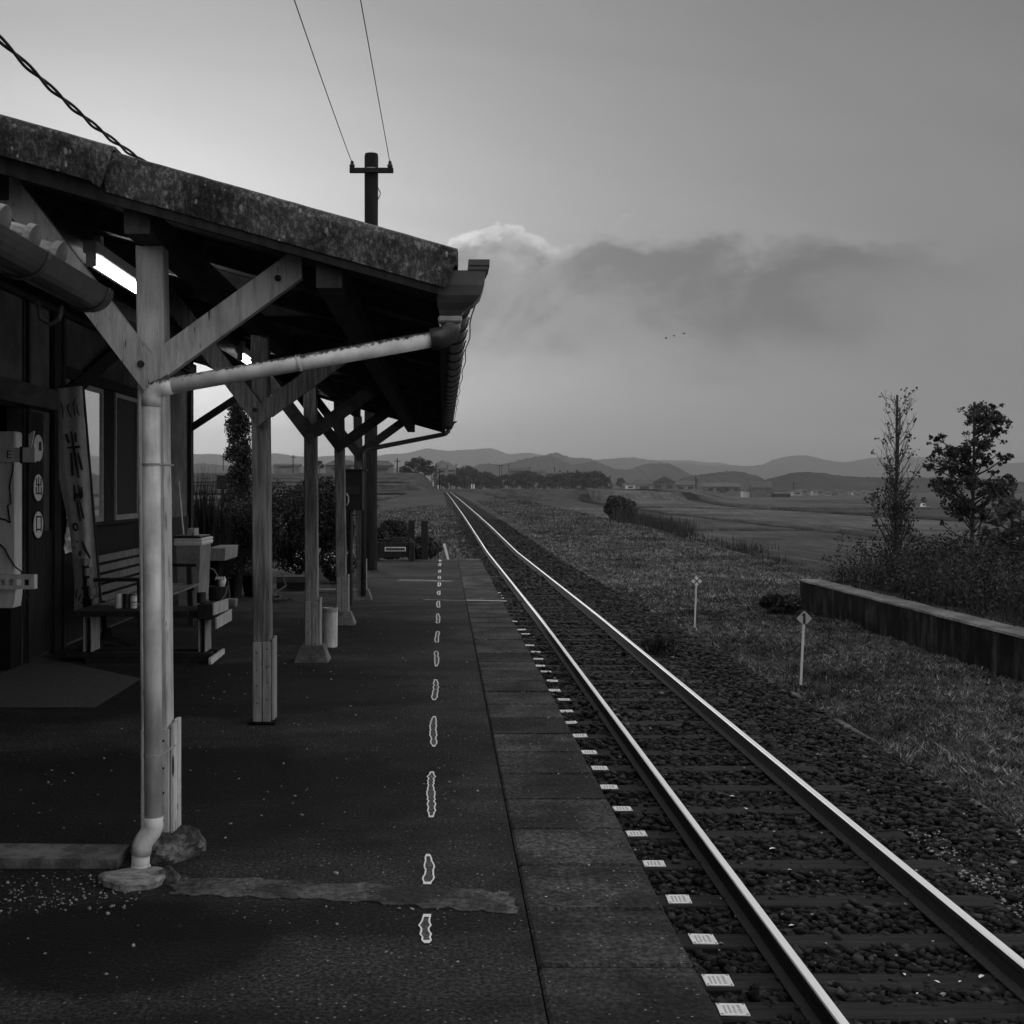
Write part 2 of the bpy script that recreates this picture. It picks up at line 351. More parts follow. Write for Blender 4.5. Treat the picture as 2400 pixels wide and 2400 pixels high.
m_hroof = mat('house_roof', .03, .06, rough=.7, scale=1.2, rnd=.3)
m_hwin = mat('house_window', .02, .03, rough=.2, spec=.5)

# ------------------------------------------------------------------ land forms
interp = np.interp
def rise(Y): return interp(Y, [0, 40, 60, 79, 150, 326, 600, 1500], [0, 0, .25, .37, .75, 1.44, 2, 2])
def shift(Y): return interp(Y, [0, 20, 60, 79, 326, 700], [0, 0, -.23, -.27, -1.0, -2.2])
def sstep(x, a, b):
    t = np.clip((x - a) / (b - a), 0, 1); return t * t * (3 - 2 * t)
def vnoise(X, Y, s):
    return (np.sin(X * s * 1.7 + np.sin(Y * s * 1.3) * 1.9) + np.sin(Y * s * 2.1 + np.sin(X * s * 1.1 + 2) * 1.7) + np.sin((X + Y) * s * .9 + 1)) / 3
def zland(X, Y):
    X = np.asarray(X, float); Y = np.asarray(Y, float)
    bed = -.985 + rise(Y)
    field = interp(Y, [0, 200, 300, 500, 700, 1200, 4000, 6500], [-3.2, -3.2, -2.2, .3, .3, 0, -2, -2])
    low = interp(Y, [0, 200, 900, 1200, 4000, 6500], [-3.2, -3.2, -3.3, -2.5, -2, -2]); field = field + (low - field) * sstep(X / np.maximum(Y, 1), .205, .25)
    left = interp(Y, [22.5, 40, 130, 150, 215, 217, 235, 237, 255, 258, 275, 290, 310, 400, 900, 1500], [-.12, -.8, -.6, -.2, 0, .9, 1.0, 2.0, 2.2, 3.2, 3.6, 5.2, 5.6, 5.6, 2, 0])
    left = np.where(X < -60, left * 1.0, left)
    edge = 9.6 + interp(Y, [0, 30, 110, 326], [1.2, .8, .6, -3])
    right = np.where(X > edge, field + (bed - field) * (1 - sstep(X, edge, edge + 5)), bed + .035 * sstep(X, 3.9, 4.6))
    xs = X - shift(Y)
    lb = 1 - sstep(xs, -5.5, .3)
    z = np.where(xs > .3, right, bed * (1 - lb) + left * lb)
    rd = np.clip(1 - np.abs(Y - 327) / 16, 0, 1) * np.clip(1 - np.abs(X - 5) / 70, 0, 1) ** .3
    z = np.where(rd > 0, np.maximum(z, z + (1.40 - z) * sstep(rd, .0, .75)), z)
    z = z + np.where((X > 4.3) & (X < 60), .045 * vnoise(X, Y, 1.4) + .02 * vnoise(X, Y, 5.0), 0) * (Y < 130)
    z = np.where((X < .85) & (Y < 22.3), -1.0, z)
    return z
def grid(xs, ys, zf):
    Xg, Yg = np.meshgrid(xs, ys); V = np.stack([Xg, Yg, zf(Xg, Yg)], -1).reshape(-1, 3)
    nx, ny = len(xs), len(ys); i = np.arange(nx * ny).reshape(ny, nx)
    Fc = np.stack([i[:-1, :-1], i[:-1, 1:], i[1:, 1:], i[1:, :-1]], -1).reshape(-1, 4)
    return V, Fc
xs = np.unique(np.concatenate([np.linspace(-4500, -200, 30), np.linspace(-200, -30, 40), np.linspace(-30, -6, 30), np.linspace(-6, .6, 26), np.linspace(.86, 4, 12), np.linspace(4, 16, 80), np.linspace(16, 60, 40), np.linspace(60, 300, 40), np.linspace(300, 4500, 40)]))
ys = np.unique(np.concatenate([np.linspace(-60, -2, 12), np.linspace(-2, 22.2, 120), np.linspace(22.4, 60, 120), np.linspace(60, 140, 80), np.linspace(140, 345, 160), np.linspace(345, 900, 60), np.linspace(900, 6500, 40)]))
V, Fc = grid(xs, ys, zland); struct(npmesh('ground', V, Fc, m_earth, smooth=True))

# platform body, edge slabs, patches
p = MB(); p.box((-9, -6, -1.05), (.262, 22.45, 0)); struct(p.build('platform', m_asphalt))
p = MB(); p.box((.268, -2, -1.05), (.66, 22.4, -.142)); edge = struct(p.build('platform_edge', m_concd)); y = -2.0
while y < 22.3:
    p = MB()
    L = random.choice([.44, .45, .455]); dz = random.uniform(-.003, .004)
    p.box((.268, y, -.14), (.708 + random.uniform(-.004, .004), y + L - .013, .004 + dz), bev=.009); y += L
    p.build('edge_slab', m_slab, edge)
def sheet(name, pts, z, m, jag=.0, n=10):
    out = []
    for i, a in enumerate(pts):
        b = pts[(i + 1) % len(pts)]
        for k in range(n):
            t = k / n; out.append((a[0] + (b[0] - a[0]) * t + random.uniform(-jag, jag), a[1] + (b[1] - a[1]) * t + random.uniform(-jag, jag), z))
    q = MB(); q.prism(out, (0, 0, -.003)); return struct(q.build(name, m))
def gpt(x, y): Y = gy(y); return (px(x, Y), Y)
sheet('concrete_strip', [gpt(404, 2097), gpt(800, 2112), gpt(1206, 2143), gpt(1200, 2094), gpt(800, 2070), gpt(404, 2056)], .004, mat('strip_concrete', .025, .10, rough=.95, detail=9, scale=40, bump=.5, bscale=90, nrough=.8, big=(5, .35, 1.4), spots=(46, .2, .26, .2)), .017, 16)
sheet('pale_floor_patch', [gpt(-60, 1605), gpt(96, 1541), gpt(330, 1592), gpt(222, 1660), gpt(-60, 1660)], .006, mat('floor_patch', .03, .085, rough=.95, detail=9, nrough=.8, scale=60, bump=.4, bscale=120), .0)  # paler polygon sheet on the floor by the doorway
sheet('joint_strip', [(-.25, 14.25), (.26, 14.13), (.26, 14.19), (-.25, 14.33)], .004, m_conctop, .01)
sheet('joint_strip', [(.27, 14.12), (.706, 14.04), (.706, 14.10), (.27, 14.18)], .010, mat('joint_mortar', .4, .5), .0)
sheet('joint_strip', [(-.7, 17.2), (.1, 17.0), (.15, 17.25), (-.65, 17.5)], .004, m_conctop, .03)
p = MB(); p.prism([(-1.16, 4.17, 0), (-1.16, 4.34, 0), (-3.5, 4.42, 0), (-3.5, 4.19, 0)], (0, 0, .035)); struct(p.build('concrete_step', mat('step_concrete', .07, .17, rough=.95, scale=5, detail=10, nrough=.7, bump=.6, bscale=60, lo=.42, hi=.6)))

# line of worn paint dashes down the platform
p = MB()
for (ya, yb) in [(3.477, 3.715), (3.995, 4.326), (4.81, 5.59), (6.13, 6.95), (7.48, 8.29), (8.9, 9.75), (10.3, 11.1), (11.76, 12.68), (13.3, 14.1), (14.9, 15.5), (16.2, 16.9), (17.6, 18.1), (18.9, 19.5), (20.5, 21.3), (21.8, 22.3)]:
    n = max(10, int((yb - ya) / .025)); cx = -.054 - .0008 * (ya - 3.5); wob = random.uniform(0, 6)
    for k in range(n):
        def row(t):
            yv = ya + (yb - ya) * t; e = min(t, 1 - t); hw = .017 * min(1, .55 + e * 3.5) + random.Random(round(yv * 997)).uniform(-.0045, .0045)
            hw *= 1 + .012 * ya; c = cx + .004 * math.sin(wob + t * 5); return yv, c, hw
        (y0, c0, w0), (y1, c1, w1) = row(k / n), row((k + 1) / n)
        th = .0042 + .0004 * ya
        ends = k == 0 or k == n - 1
        z = .0045
        if ends: p.add([(c0 - w0, y0, z), (c0 + w0, y0, z), (c1 + w1, y1, z), (c1 - w1, y1, z)], [(0, 1, 2, 3)], 0)
        else:
            p.add([(c0 - w0, y0, z), (c0 - w0 + th, y0, z), (c1 - w1 + th, y1, z), (c1 - w1, y1, z)], [(0, 1, 2, 3)], 0)
            p.add([(c0 + w0 - th, y0, z), (c0 + w0, y0, z), (c1 + w1, y1, z), (c1 + w1 - th, y1, z)], [(0, 1, 2, 3)], 0)
            p.add([(c0 - w0 + th, y0, z), (c0 + w0 - th, y0, z), (c1 + w1 - th, y1, z), (c1 - w1 + th, y1, z)], [(0, 1, 2, 3)], 1)
struct(p.build('platform_line', [m_line, m_worn]))

# ballast: bed and loose stones
TC = 2.12
V, Fc = grid(np.linspace(.76, 3.86, 26), np.unique(np.concatenate([np.linspace(-3, 30, 90), np.linspace(30, 120, 90), np.linspace(120, 600, 60)])), lambda X, Y: -.972 + rise(Y) + .012 * vnoise(X, Y, 9))
Vx = V.copy(); Vx[:, 0] += shift(V[:, 1]); struct(npmesh('ballast_bed', Vx, Fc, m_bal, smooth=True))
cub = np.array([(x, y, z) for z in (-1, 1) for x, y in ((-1, -1), (1, -1), (1, 1), (-1, 1))]) * .72
cuf = np.array([(0, 2, 1), (0, 3, 2), (4, 5, 6), (4, 6, 7), (0, 1, 5), (0, 5, 4), (1, 2, 6), (1, 6, 5), (2, 3, 7), (2, 7, 6), (3, 0, 4), (3, 4, 7)])
def stones(P, size, flat=.6, jit=.3):
    n = len(P); base = cub[None] * (1 + rng.uniform(-.55, .25, (n, 8, 3))) + rng.normal(0, .12, (n, 8, 3))
    size = np.broadcast_to(np.asarray(size, float), (n,))[:, None, None]
    sc3 = size * rng.uniform(.55, 1.35, (n, 1, 1)) * np.stack([rng.uniform(.7, 1.3, n), rng.uniform(.7, 1.2, n), rng.uniform(flat * .6, flat * 1.3, n)], 1)[:, None]
    q = base * sc3; a = rng.uniform(0, 6.28, n); ca, sa = np.cos(a)[:, None], np.sin(a)[:, None]
    t = rng.uniform(-.5, .5, n)[:, None]
    y1 = q[..., 1] * np.cos(t) - q[..., 2] * np.sin(t); z1 = q[..., 1] * np.sin(t) + q[..., 2] * np.cos(t)
    q = np.stack([q[..., 0] * ca - y1 * sa, q[..., 0] * sa + y1 * ca, z1], -1) + P[:, None]
    Fq = (cuf[None] + (np.arange(n) * 8)[:, None, None]).reshape(-1, 3)
    return q.reshape(-1, 3), Fq
def spread(n, x0, x1, y0, y1):
    yv = y0 * (y1 / y0) ** rng.uniform(0, 1, n); return rng.uniform(x0, x1, n), yv
SL = [4.30, 4.80, 5.145, 5.48, 5.957, 6.532, 7.15, 7.784, 8.396, 9.0, 9.61, 10.19, 10.89, 11.49, 12.1, 12.75, 13.35, 14.0, 14.68, 15.2, 15.82, 16.5, 17.2, 17.85, 18.5, 19.08, 19.67, 20.27]
while SL[-1] < 112: SL.append(SL[-1] + .62)
sl = np.array(SL)
X, Y = spread(48000, .78, 3.90, 4.2, 26)
z = -.962 + .012 * rng.normal(size=len(X)) + rise(Y) + .03 * sstep(X, 3.1, 3.5) * (1 - sstep(X, 3.6, 3.9))
near = np.min(np.abs(Y[:, None] - sl[None]), 1); on = ((near < .070 + .02 * rng.uniform(-1, 1, len(X))) | ((near < .125) & (X < 1.42))) & (X > 1.15) & (X < 3.09); onr = (np.abs(X - 1.612) < .065) | (np.abs(X - 2.631) < .065)
keep = ~onr & (~on | ((rng.uniform(size=len(X)) < np.clip((Y - 4.6) * .075, .03, .62)) & (X > 1.42))); X, Y, z = X[keep], Y[keep], z[keep]
a1 = stones(np.stack([X, Y, z], 1), .024 + .0008 * Y)
X, Y = spread(9000, .78, 3.86, 26, 75); keep = ~((np.abs(X - 1.612) < .07) | (np.abs(X - 2.631) < .07)); X, Y = X[keep], Y[keep]
a2 = stones(np.stack([X + shift(Y), Y, -.955 + rise(Y) + .015 * rng.normal(size=len(X))], 1), .062)
stuff(npmesh('ballast', *cat(a1, a2), m_stone), 'dark crushed stone ballast around the sleepers and rails', 'ballast')
X, Y = spread(1500, 3.05, 4.15, 5.6, 7.9); Xb, Yb = spread(260, .8, 4.0, 4.6, 30)
a3 = stones(np.stack([np.concatenate([X, Xb]), np.concatenate([Y, Yb]), np.full(len(X) + len(Xb), -.936)], 1), .010)
Xc, Yc = spread(420, -1.9, .2, 3.2, 14); Xd = rng.uniform(-2.0, -1.0, 420); Yd = rng.uniform(3.72, 4.08, 420)
a4 = stones(np.stack([np.concatenate([Xc, Xd]), np.concatenate([Yc, Yd]), np.full(840, .004)], 1), rng.uniform(.0025, .007, 840))
stuff(npmesh('pebbles', *cat(a3, a4), m_peb), 'pale loose pebbles scattered over platform and ballast shoulder', 'pebbles')

# kerb on the far side of the ballast
p = MB(); y = 8.3
while y < 62:
    L = random.uniform(.22, .6); g = random.uniform(.02, .22)
    p.box((3.875 + random.uniform(-.02, .025), y, -1.1), (3.94 + random.uniform(-.03, .02), y + L, -.943 + random.uniform(-.022, .012) + float(rise(y))), bev=.012); y += L + g
tag(p.build('kerb', m_kerb), 'low broken concrete kerb between the ballast and the grass', 'kerb')

# ------------------------------------------------------------------ rails and sleepers
RY = np.unique(np.concatenate([np.linspace(-3, 20, 12), np.linspace(20, 100, 50), np.linspace(100, 345, 50)]))
for xc, lab in ((1.612, 'worn steel rail with shiny top, the one nearer the platform edge'), (2.631, 'worn steel rail with shiny top, the one nearer the grass and diamond markers')):
    prof = [(-.052, -.936), (.052, -.936), (.052, -.928), (.010, -.915), (.008, -.842), (.024, -.832), (.024, -.806), (.019, -.800), (-.019, -.800), (-.024, -.806), (-.024, -.832), (-.008, -.842), (-.010, -.915), (-.052, -.928)]
    rings = [[(xc + a + float(shift(Y)), Y, b + float(rise(Y))) for a, b in prof] for Y in RY]
    p = MB(); p.rings(rings)
    for i, f in enumerate(p.f):
        if len(f) == 4:
            top = sum(p.v[q][2] - float(rise(p.v[q][1])) for q in f) / 4
            if top > -.8045: p.m[i] = 1
    tag(p.build('rail', [m_rail, m_railtop]), lab, 'rail', 'rails of the single track')
p = MB(); p.box((1.165, -.09, -1.06), (3.075, .09, -.941), bev=.008)
for xx in (1.612, 2.631):
    for s in (-1, 1): p.box((xx + s * .06 - .012, -.012, -.942), (xx + s * .06 + .012, .012, -.925))
sleeper0 = p.build('railway_sleeper', m_sleeper); sleeper0.location = (0, SL[0], 0)
tag(sleeper0, 'dark wooden railway sleeper without a plate lying in the ballast', 'sleeper', 'sleepers under the track')
plate_at = {5.145: 1.272, 5.48: 1.266, 5.957: 1.304, 6.532: 1.296, 7.15: 1.26, 7.784: 1.28, 8.396: 1.275, 9.0: 1.27, 9.61: 1.29, 10.19: 1.27, 10.89: 1.28, 11.49: 1.25, 12.1: 1.28, 12.75: 1.30, 13.35: 1.27, 14.0: 1.30, 14.68: 1.27, 15.2: 1.26, 15.82: 1.28, 16.5: 1.27, 17.2: 1.26, 18.5: 1.27, 19.08: 1.28, 20.27: 1.2}
plate_extra = [23.8, 24.2, 24.6, 25.0, 25.6]
p = MB(); p.box((-.064, -.062, 0), (.064, .062, .004))
plate0 = p.build('number_plate', m_plate); plate0.parent = sleeper0
p = MB()
for k, xx in enumerate((-.035, -.015, .006, .03)):
    y0 = -.042
    while y0 < .04:
        L = random.uniform(.006, .014); w_ = .011 if k < 3 else .016
        p.box((xx - w_ / 2, y0, .0042), (xx + w_ / 2, y0 + L * .35, .0050)); p.box((xx - .0015, y0, .0042), (xx + .0015, y0 + L, .0048)); y0 += L + .004
for sx in (-1, 1):
    for sy in (-1, 1): p.box((sx * .054 - .004, sy * .052 - .004, .0042), (sx * .054 + .004, sy * .052 + .004, .007))
letter0 = p.build('plate_lettering', mat('faded_ink', .20, .34)); letter0.parent = plate0
plated = copy_tree(sleeper0)
for ch in list(sleeper0.children):
    for g in list(ch.children): bpy.data.objects.remove(g)
    bpy.data.objects.remove(ch)
nplate = 0
for i, Y in enumerate(SL):
    px_ = plate_at.get(Y)
    if px_ is None and Y > 20.3:
        for e in plate_extra:
            if abs(Y - e) < .32: px_ = 1.24; plate_extra.remove(e); break
    if px_ is None:
        o = sleeper0 if i == 0 else copy_tree(sleeper0)
    else:
        o = plated if nplate == 0 else copy_tree(plated); nplate += 1
        o['label'] = 'dark wooden railway sleeper with a small white plate fixed on its platform-side end'
        pl = o.children[0]; pl.location = (px_ + random.uniform(-.006, .006), random.uniform(-.012, .012), -.939); pl.rotation_euler = (random.uniform(-.03, .03), random.uniform(-.03, .03), random.uniform(-.06, .06))
    o.location = (float(shift(Y)) + random.uniform(-.02, .02), Y, float(rise(Y)) + random.uniform(-.004, .003)); o.rotation_euler.z = random.uniform(-.008, .008)
# scraps of litter and dry leaves on the track
p = MB(); p.add([(-.03, -.008, 0), (.0, -.014, .006), (.03, .0, .002), (.005, .012, .008), (-.02, .008, .003)], [(0, 1, 2, 3, 4)])
scrap0 = p.build('dry_leaf', m_plate); tag(scrap0, 'small pale dry leaf fallen between the rails', 'leaf', 'pale leaves fallen on the track')
for i, (x, y) in enumerate([(2195, 2302), (2250, 2302), (2300, 2290), (2120, 2285), (2150, 2330), (1815, 1950), (1810, 1990), (1850, 2040), (1747, 1896), (1715, 1867), (2240, 1884), (2258, 1908), (2230, 1940), (1796, 1620), (1810, 1650), (1700, 1690), (1855, 2170)]):
    Y = gy(y, -.935); o = scrap0 if i == 0 else copy_tree(scrap0); o.location = (px(x, Y), Y, -.932); s = random.uniform(.35, .8); o.scale = (s, s, s); o.rotation_euler.z = random.uniform(0, 6)
# ------------------------------------------------------------------ station canopy
def ztop(X): return 2.183 - .2825 * X
canopy = empty('platform_canopy', (-1.05, 4.3, 0), 'lean-to timber canopy with lichened verge along the platform', 'canopy')
Y0, Y1 = 4.03, 14.55
roof = MB(); roof.prism([(.05, Y0 + .02, ztop(.05)), (-3.3, Y0 + .02, ztop(-3.3)), (-3.3, Y0 + .02, ztop(-3.3) - .05), (.05, Y0 + .02, ztop(.05) - .05)], (0, Y1 - Y0 - .02, 0))
roof = roof.build('roof', m_deck, canopy)
# lichened verge: a near sheet lapping over a far one, each an angle with a face and a top
def verge(xa, xb, lift, yo, tl):
    q = MB(); n = 26
    def sec(X, cut=0):
        zt = ztop(X) + lift; j = random.uniform(-.0008, .0008)
        return [(X - cut, Y0 - .012 - yo, zt - .142 - tl + j), (X, Y0 - .030 - yo, zt - .03 + j), (X, Y0 - .022 - yo, zt - .004 + j), (X, Y0 + .02 - yo, zt + .010 + j), (X, Y0 + .20, zt + .010), (X, Y0 + .20, zt + .002), (X, Y0 + .0 - yo, zt - .006), (X - cut, Y0 + .004 - yo, zt - .142 - tl + j)]
    q.rings([sec(xa + (xb - xa) * k / n, .045 if k == n else 0) for k in range(n + 1)]); return q.build('verge_sheet', m_lichen, canopy)
verge(-3.3, -1.125, .012, .032, -.006); verge(-1.16, .048, .0, 0, .0)
for Xc in (-.4, -1.07, -1.62, -2.4, -3.18):
    q = MB(); zt = ztop(Xc) - .145; q.box((Xc - .045, Y0 + .06, zt - .10), (Xc + .045, Y1 - .05, zt)); q.build('purlin', m_beam, canopy)
for k in range(13):
    Yr = Y0 + .12 + k * (Y1 - Y0 - .25) / 12; q = MB()
    q.prism([(.02, Yr, ztop(.02) - .055), (-3.25, Yr, ztop(-3.25) - .055), (-3.25, Yr, ztop(-3.25) - .142), (.02, Yr, ztop(.02) - .142)], (0, .065, 0)); q.build('rafter', m_beam, canopy)
q = MB(); q.box((-.02, Y0 + .1, 2.02), (.012, Y1 - .05, 2.135)); q.build('eaves_board', m_beam, canopy)
q = MB(); q.prism([(-.02, Y0 - .005, ztop(-.02) - .10), (-3.3, Y0 - .005, ztop(-3.3) - .10), (-3.3, Y0 - .005, ztop(-3.3) - .19), (-.02, Y0 - .005, ztop(-.02) - .17)], (0, .03, 0)); q.build('barge_board', m_woodk, canopy)
POSTS = [(4.30, 366, 350), (6.75, 615, 608), (9.2, 731, 726), (11.7, 801, 794), (14.3, 846, 838)]
for i, (Y, xb, xt) in enumerate(POSTS):
    Xb, Xt = px(xb, Y), px(xt, Y); zt = ztop(Xt) - .245; q = MB(); hw = .050; zb = .08
    sec = lambda z: [(Xb + (Xt - Xb) * z / 2.1 + a + random.uniform(-.0012, .0012), Y + b, z) for a, b in ((-hw + .006, 0), (hw - .006, 0), (hw, .006), (hw, .094), (hw - .006, .1), (-hw + .006, .1), (-hw, .094), (-hw, .006))]
    q.rings([sec(zb + (zt - zb) * k / 14) for k in range(15)])
    post = q.build('post', m_paint if i == 0 else m_wood, canopy)
    q = MB(); zs = .475
    for a, b in ((-.051, -.003), (.003, .05)): q.box((Xb + a, Y - .014, zb - .07), (Xb + b, Y - .002, zs + random.uniform(-.012, .004)), bev=.002)
    q.box((Xb + .053, Y - .004, zb - .06), (Xb + .067, Y + .048, zs + .012), bev=.002); q.box((Xb + .053, Y + .053, zb - .06), (Xb + .069, Y + .104, zs + .02), bev=.002)
    q.box((Xb - .058, Y + .004, zb - .07), (Xb - .0505, Y + .1, zs - .01), bev=.002)
    for zz in (.12, .22, .31, .41): q.tube([(Xb - .03, Y - .013, zz), (Xb - .03, Y - .018, zz)], .0045, 6, 1); q.tube([(Xb + .03, Y - .013, zz + .02), (Xb + .03, Y - .018, zz + .02)], .0045, 6, 1)
    q.build('skirt_board', [m_paint if i == 0 else m_skirt, m_ink], post)
    # braces on the track-facing front of the post
    J = (Xb + (Xt - Xb) * .83, Y - .026)
    a, b = Vector((J[0] + .030, J[1], 1.735)), Vector((J[0] - .535, J[1], 2.475))
    q = MB(); d = (b - a).normalized(); nrm = Vector((d.z, 0, -d.x))
    q.prism([a + nrm * .05 + Vector((0, -.024, 0)), a - nrm * .05 + Vector((0, -.024, 0)), b - nrm * .05 + Vector((0, -.024, 0)), b + nrm * .05 + Vector((0, -.024, 0))], (0, .048, 0))
    bp = a + d * .085 + Vector((0, -.026, 0));
    brace = q.build('brace', m_brace if i == 0 else m_beam if i > 1 else m_wood, canopy)
    q = MB(); q.tube([bp + Vector((0, .002, 0)), bp + Vector((0, -.008, 0))], .013, 8); q.build('bolt', m_ink, brace)
    a2 = a + d * .155 + nrm * .0; e2 = Vector((J[0] + .53, J[1], 2.155)); d2 = (e2 - Vector((J[0] + .05, J[1], 1.80))).normalized(); n2 = Vector((-d2.z, 0, d2.x))
    s0 = Vector((J[0] + .035, J[1], 1.795))
    # lower end mitred against the other brace
    def onbrace(pt, dr):
        q0 = a + nrm * .0505; den = dr.x * nrm.x + dr.z * nrm.z; t = ((q0 - pt).dot(nrm)) / den; return pt + dr * t
    l0, l1 = onbrace(s0 - n2 * .05, d2), onbrace(s0 + n2 * .05, d2)
    q = MB(); o_ = Vector((0, -.022, 0)); q.prism([l0 + o_, e2 - n2 * .05 + o_, e2 + n2 * .05 + d2 * .07 + o_, l1 + o_], (0, .045, 0))
    bp = e2 - d2 * .07 + Vector((0, -.024, 0)); brace = q.build('brace', m_brace if i == 0 else m_beam if i > 1 else m_wood, canopy)
    q = MB(); q.tube([bp + Vector((0, .002, 0)), bp + Vector((0, -.008, 0))], .012, 8); q.build('bolt', m_ink, brace)
    # stone or concrete foot
    q = MB()
    if i == 0:
        def rk(t, k): return 1 + .10 * math.sin(3 * t + 1) + .06 * math.sin(5 * t + k) + .035 * math.sin(11 * t + 2.3 * k) + random.uniform(-.022, .022)
        rs = [[(Xb + .028 + r * rk(t, k_) * math.cos(t) * 1.02, Y + .03 + r * rk(t, k_) * math.sin(t), zz + random.uniform(-.004, .004)) for t in [2 * math.pi * k / 40 for k in range(40)]] for k_, (zz, r) in enumerate(((0, .118), (.02, .126), (.04, .130), (.058, .126), (.074, .112), (.086, .096), (.093, .074), (.094, .04)))]
        q.rings(rs); q.build('foot_stone', m_rock, canopy)
    elif i == 1:
        q.box((Xb - .08, Y - .05, 0), (Xb + .08, Y + .13, .014), bev=.005); q.build('plinth', m_concd, canopy)
    else:
        f = lambda e, zz: [(Xb - .075 - e, Y - .03 - e, zz), (Xb + .08 + e, Y - .03 - e, zz), (Xb + .08 + e, Y + .12 + e, zz), (Xb - .075 - e, Y + .12 + e, zz)]
        q.rings([f(.055, 0), f(.012, .115), f(0, .128)]); q.build('plinth', m_conc, canopy)
# gutter with its wire brackets, hopper and pipes
q = MB(); rs = []
for k in range(25):
    t = k / 24; Y = 4.22 + t * (14.62 - 4.22); zc = 2.105 + .062 * t; r = .055
    out = [(.052 + r * math.cos(a), Y, zc + r * math.sin(a)) for a in [math.pi + math.pi * j / 10 for j in range(11)]]
    inn = [(.052 + (r - .004) * math.cos(a), Y, zc + (r - .004) * math.sin(a)) for a in [2 * math.pi - math.pi * j / 10 for j in range(11)]]
    rs.append(out + inn)
q.rings(rs); gutter = q.build('gutter', m_gut, canopy, smooth=False)
brk = None
for k in range(24):
    t = (k + .5) / 24; Y = 4.22 + t * 10.4; zc = 2.105 + .062 * t
    if brk is None:
        q = MB(); q.tube([(.052 + .0585 * math.cos(a), 0, .0585 * math.sin(a)) for a in [math.pi * .98 + math.pi * 1.04 * j / 12 for j in range(13)]], .0035, 5)
        q.tube([(.111, 0, 0), (.117, 0, .012), (.112, .02, .014)], .003, 5)
        brk = q.build('gutter_bracket', m_cable, None); brk.parent = gutter; o = brk
    else: o = copy_tree(brk, gutter)
    o.location = Vector((0, Y, zc)) - org(gutter)
q = MB(); n = 40; q.tube([(.128 + .006 * math.sin(k * 1.3), 4.5 + k * 10 / n, 2.118 + .06 * k / n + .004 * math.sin(k * .9)) for k in range(n + 1)], .003, 5); q.build('eaves_wire', m_cable, canopy)
def rect(xa, xb, ya, yb, z): return [(xa, ya, z), (xb, ya, z), (xb, yb, z), (xa, yb, z)]
q = MB()
q.rings([rect(-.012, .060, 4.085, 4.155, 1.955), rect(-.016, .072, 4.08, 4.16, 1.972), rect(-.022, .105, 4.065, 4.18, 1.995), rect(-.025, .128, 4.055, 4.19, 2.02), rect(-.026, .140, 4.05, 4.20, 2.055), rect(-.026, .146, 4.05, 4.21, 2.105)])
q.rings([rect(.085, .152, 4.042, 4.218, 2.106), rect(.085, .152, 4.042, 4.218, 2.118), rect(.085, .158, 4.036, 4.224, 2.120), rect(.085, .158, 4.036, 4.224, 2.140)])
q.build('gutter_hopper', m_gut, canopy)
q = MB(); q.box((-.020, 4.078, 1.930), (.064, 4.162, 1.953), bev=.006); q.build('pipe_collar', m_grey, canopy)
PY = 4.12
q = MB(); q.tube([(.022, PY, 1.945), (.022, PY, 1.915), (.014, PY, 1.893), (-.005, PY, 1.882), (-.045, PY, 1.876)], .038, 14); q.build('pipe_elbow', m_gut, canopy, smooth=True)
q = MB(); q.tube([(-.04, PY, 1.876), (-.96, PY, 1.712)], .029, 16)
q.tube([(-.50, PY, 1.794), (-.515, PY, 1.7913)], .031, 16); q.build('branch_pipe', m_pipe, canopy, smooth=True)
vx = px(354, PY); vb = px(360, PY)
q = MB(); q.tube([(-.955, PY, 1.713), (-.99, PY, 1.706), (-1.012, PY, 1.697), (vx + .002, PY, 1.672), (vx, PY, 1.64)], [.031, .033, .034, .034, .034], 16); q.build('pipe_elbow', m_pipe, canopy, smooth=True)
q = MB(); q.tube([(vx, PY, 1.66), (vb, PY, .185)], .032, 18); 
dp = q.build('downpipe', m_pipev, canopy, smooth=True)
for zz in (1.44, .42):
    q = MB(); xx = vx + (vb - vx) * (1.66 - zz) / 1.48; q.tube([(xx, PY, zz), (xx, PY, zz - .007)], .0345, 18); q.tube([(xx + .03, PY, zz - .004), (xx + .042, PY + .15, zz - .004)], .004, 6); q.build('pipe_clip', m_grey, dp)
bx = px(333, PY)
q = MB(); q.tube([(vb, PY, .20), (vb, PY, .165), (vb - .006, PY, .15), (bx + .010, PY - .01, .118), (bx + .003, PY - .012, .10), (bx, PY - .012, .072)], .0345, 18); q.build('pipe_elbow', m_pipev, canopy, smooth=True)
q = MB(); q.tube([(bx, PY - .012, .085), (bx - .004, PY - .014, -.01)], .0315, 18); q.tube([(bx - .001, PY - .012, .034), (bx - .004, PY - .014, -.01)], .034, 18); q.build('pipe_foot', m_pipev, canopy, smooth=True)
# far end: funnel and pipe to the last post
q = MB(); q.rings([rect(.02, .10, 14.50, 14.62, 2.09), rect(.01, .135, 14.48, 14.66, 2.165), rect(0, .165, 14.47, 14.68, 2.185)]); q.build('gutter_hopper', m_gut, canopy)
q = MB(); q.tube([(.06, 14.56, 2.10), (.055, 14.56, 2.065), (.02, 14.555, 2.035), (-.03, 14.55, 2.022), (px(850, 14.3) + .06, 14.24, pz(1053, 14.24)), (px(850, 14.3) + .02, 14.23, 1.79), (px(850, 14.3) + .015, 14.23, .05)], .030, 12); q.build('downpipe', m_gut, canopy, smooth=True)

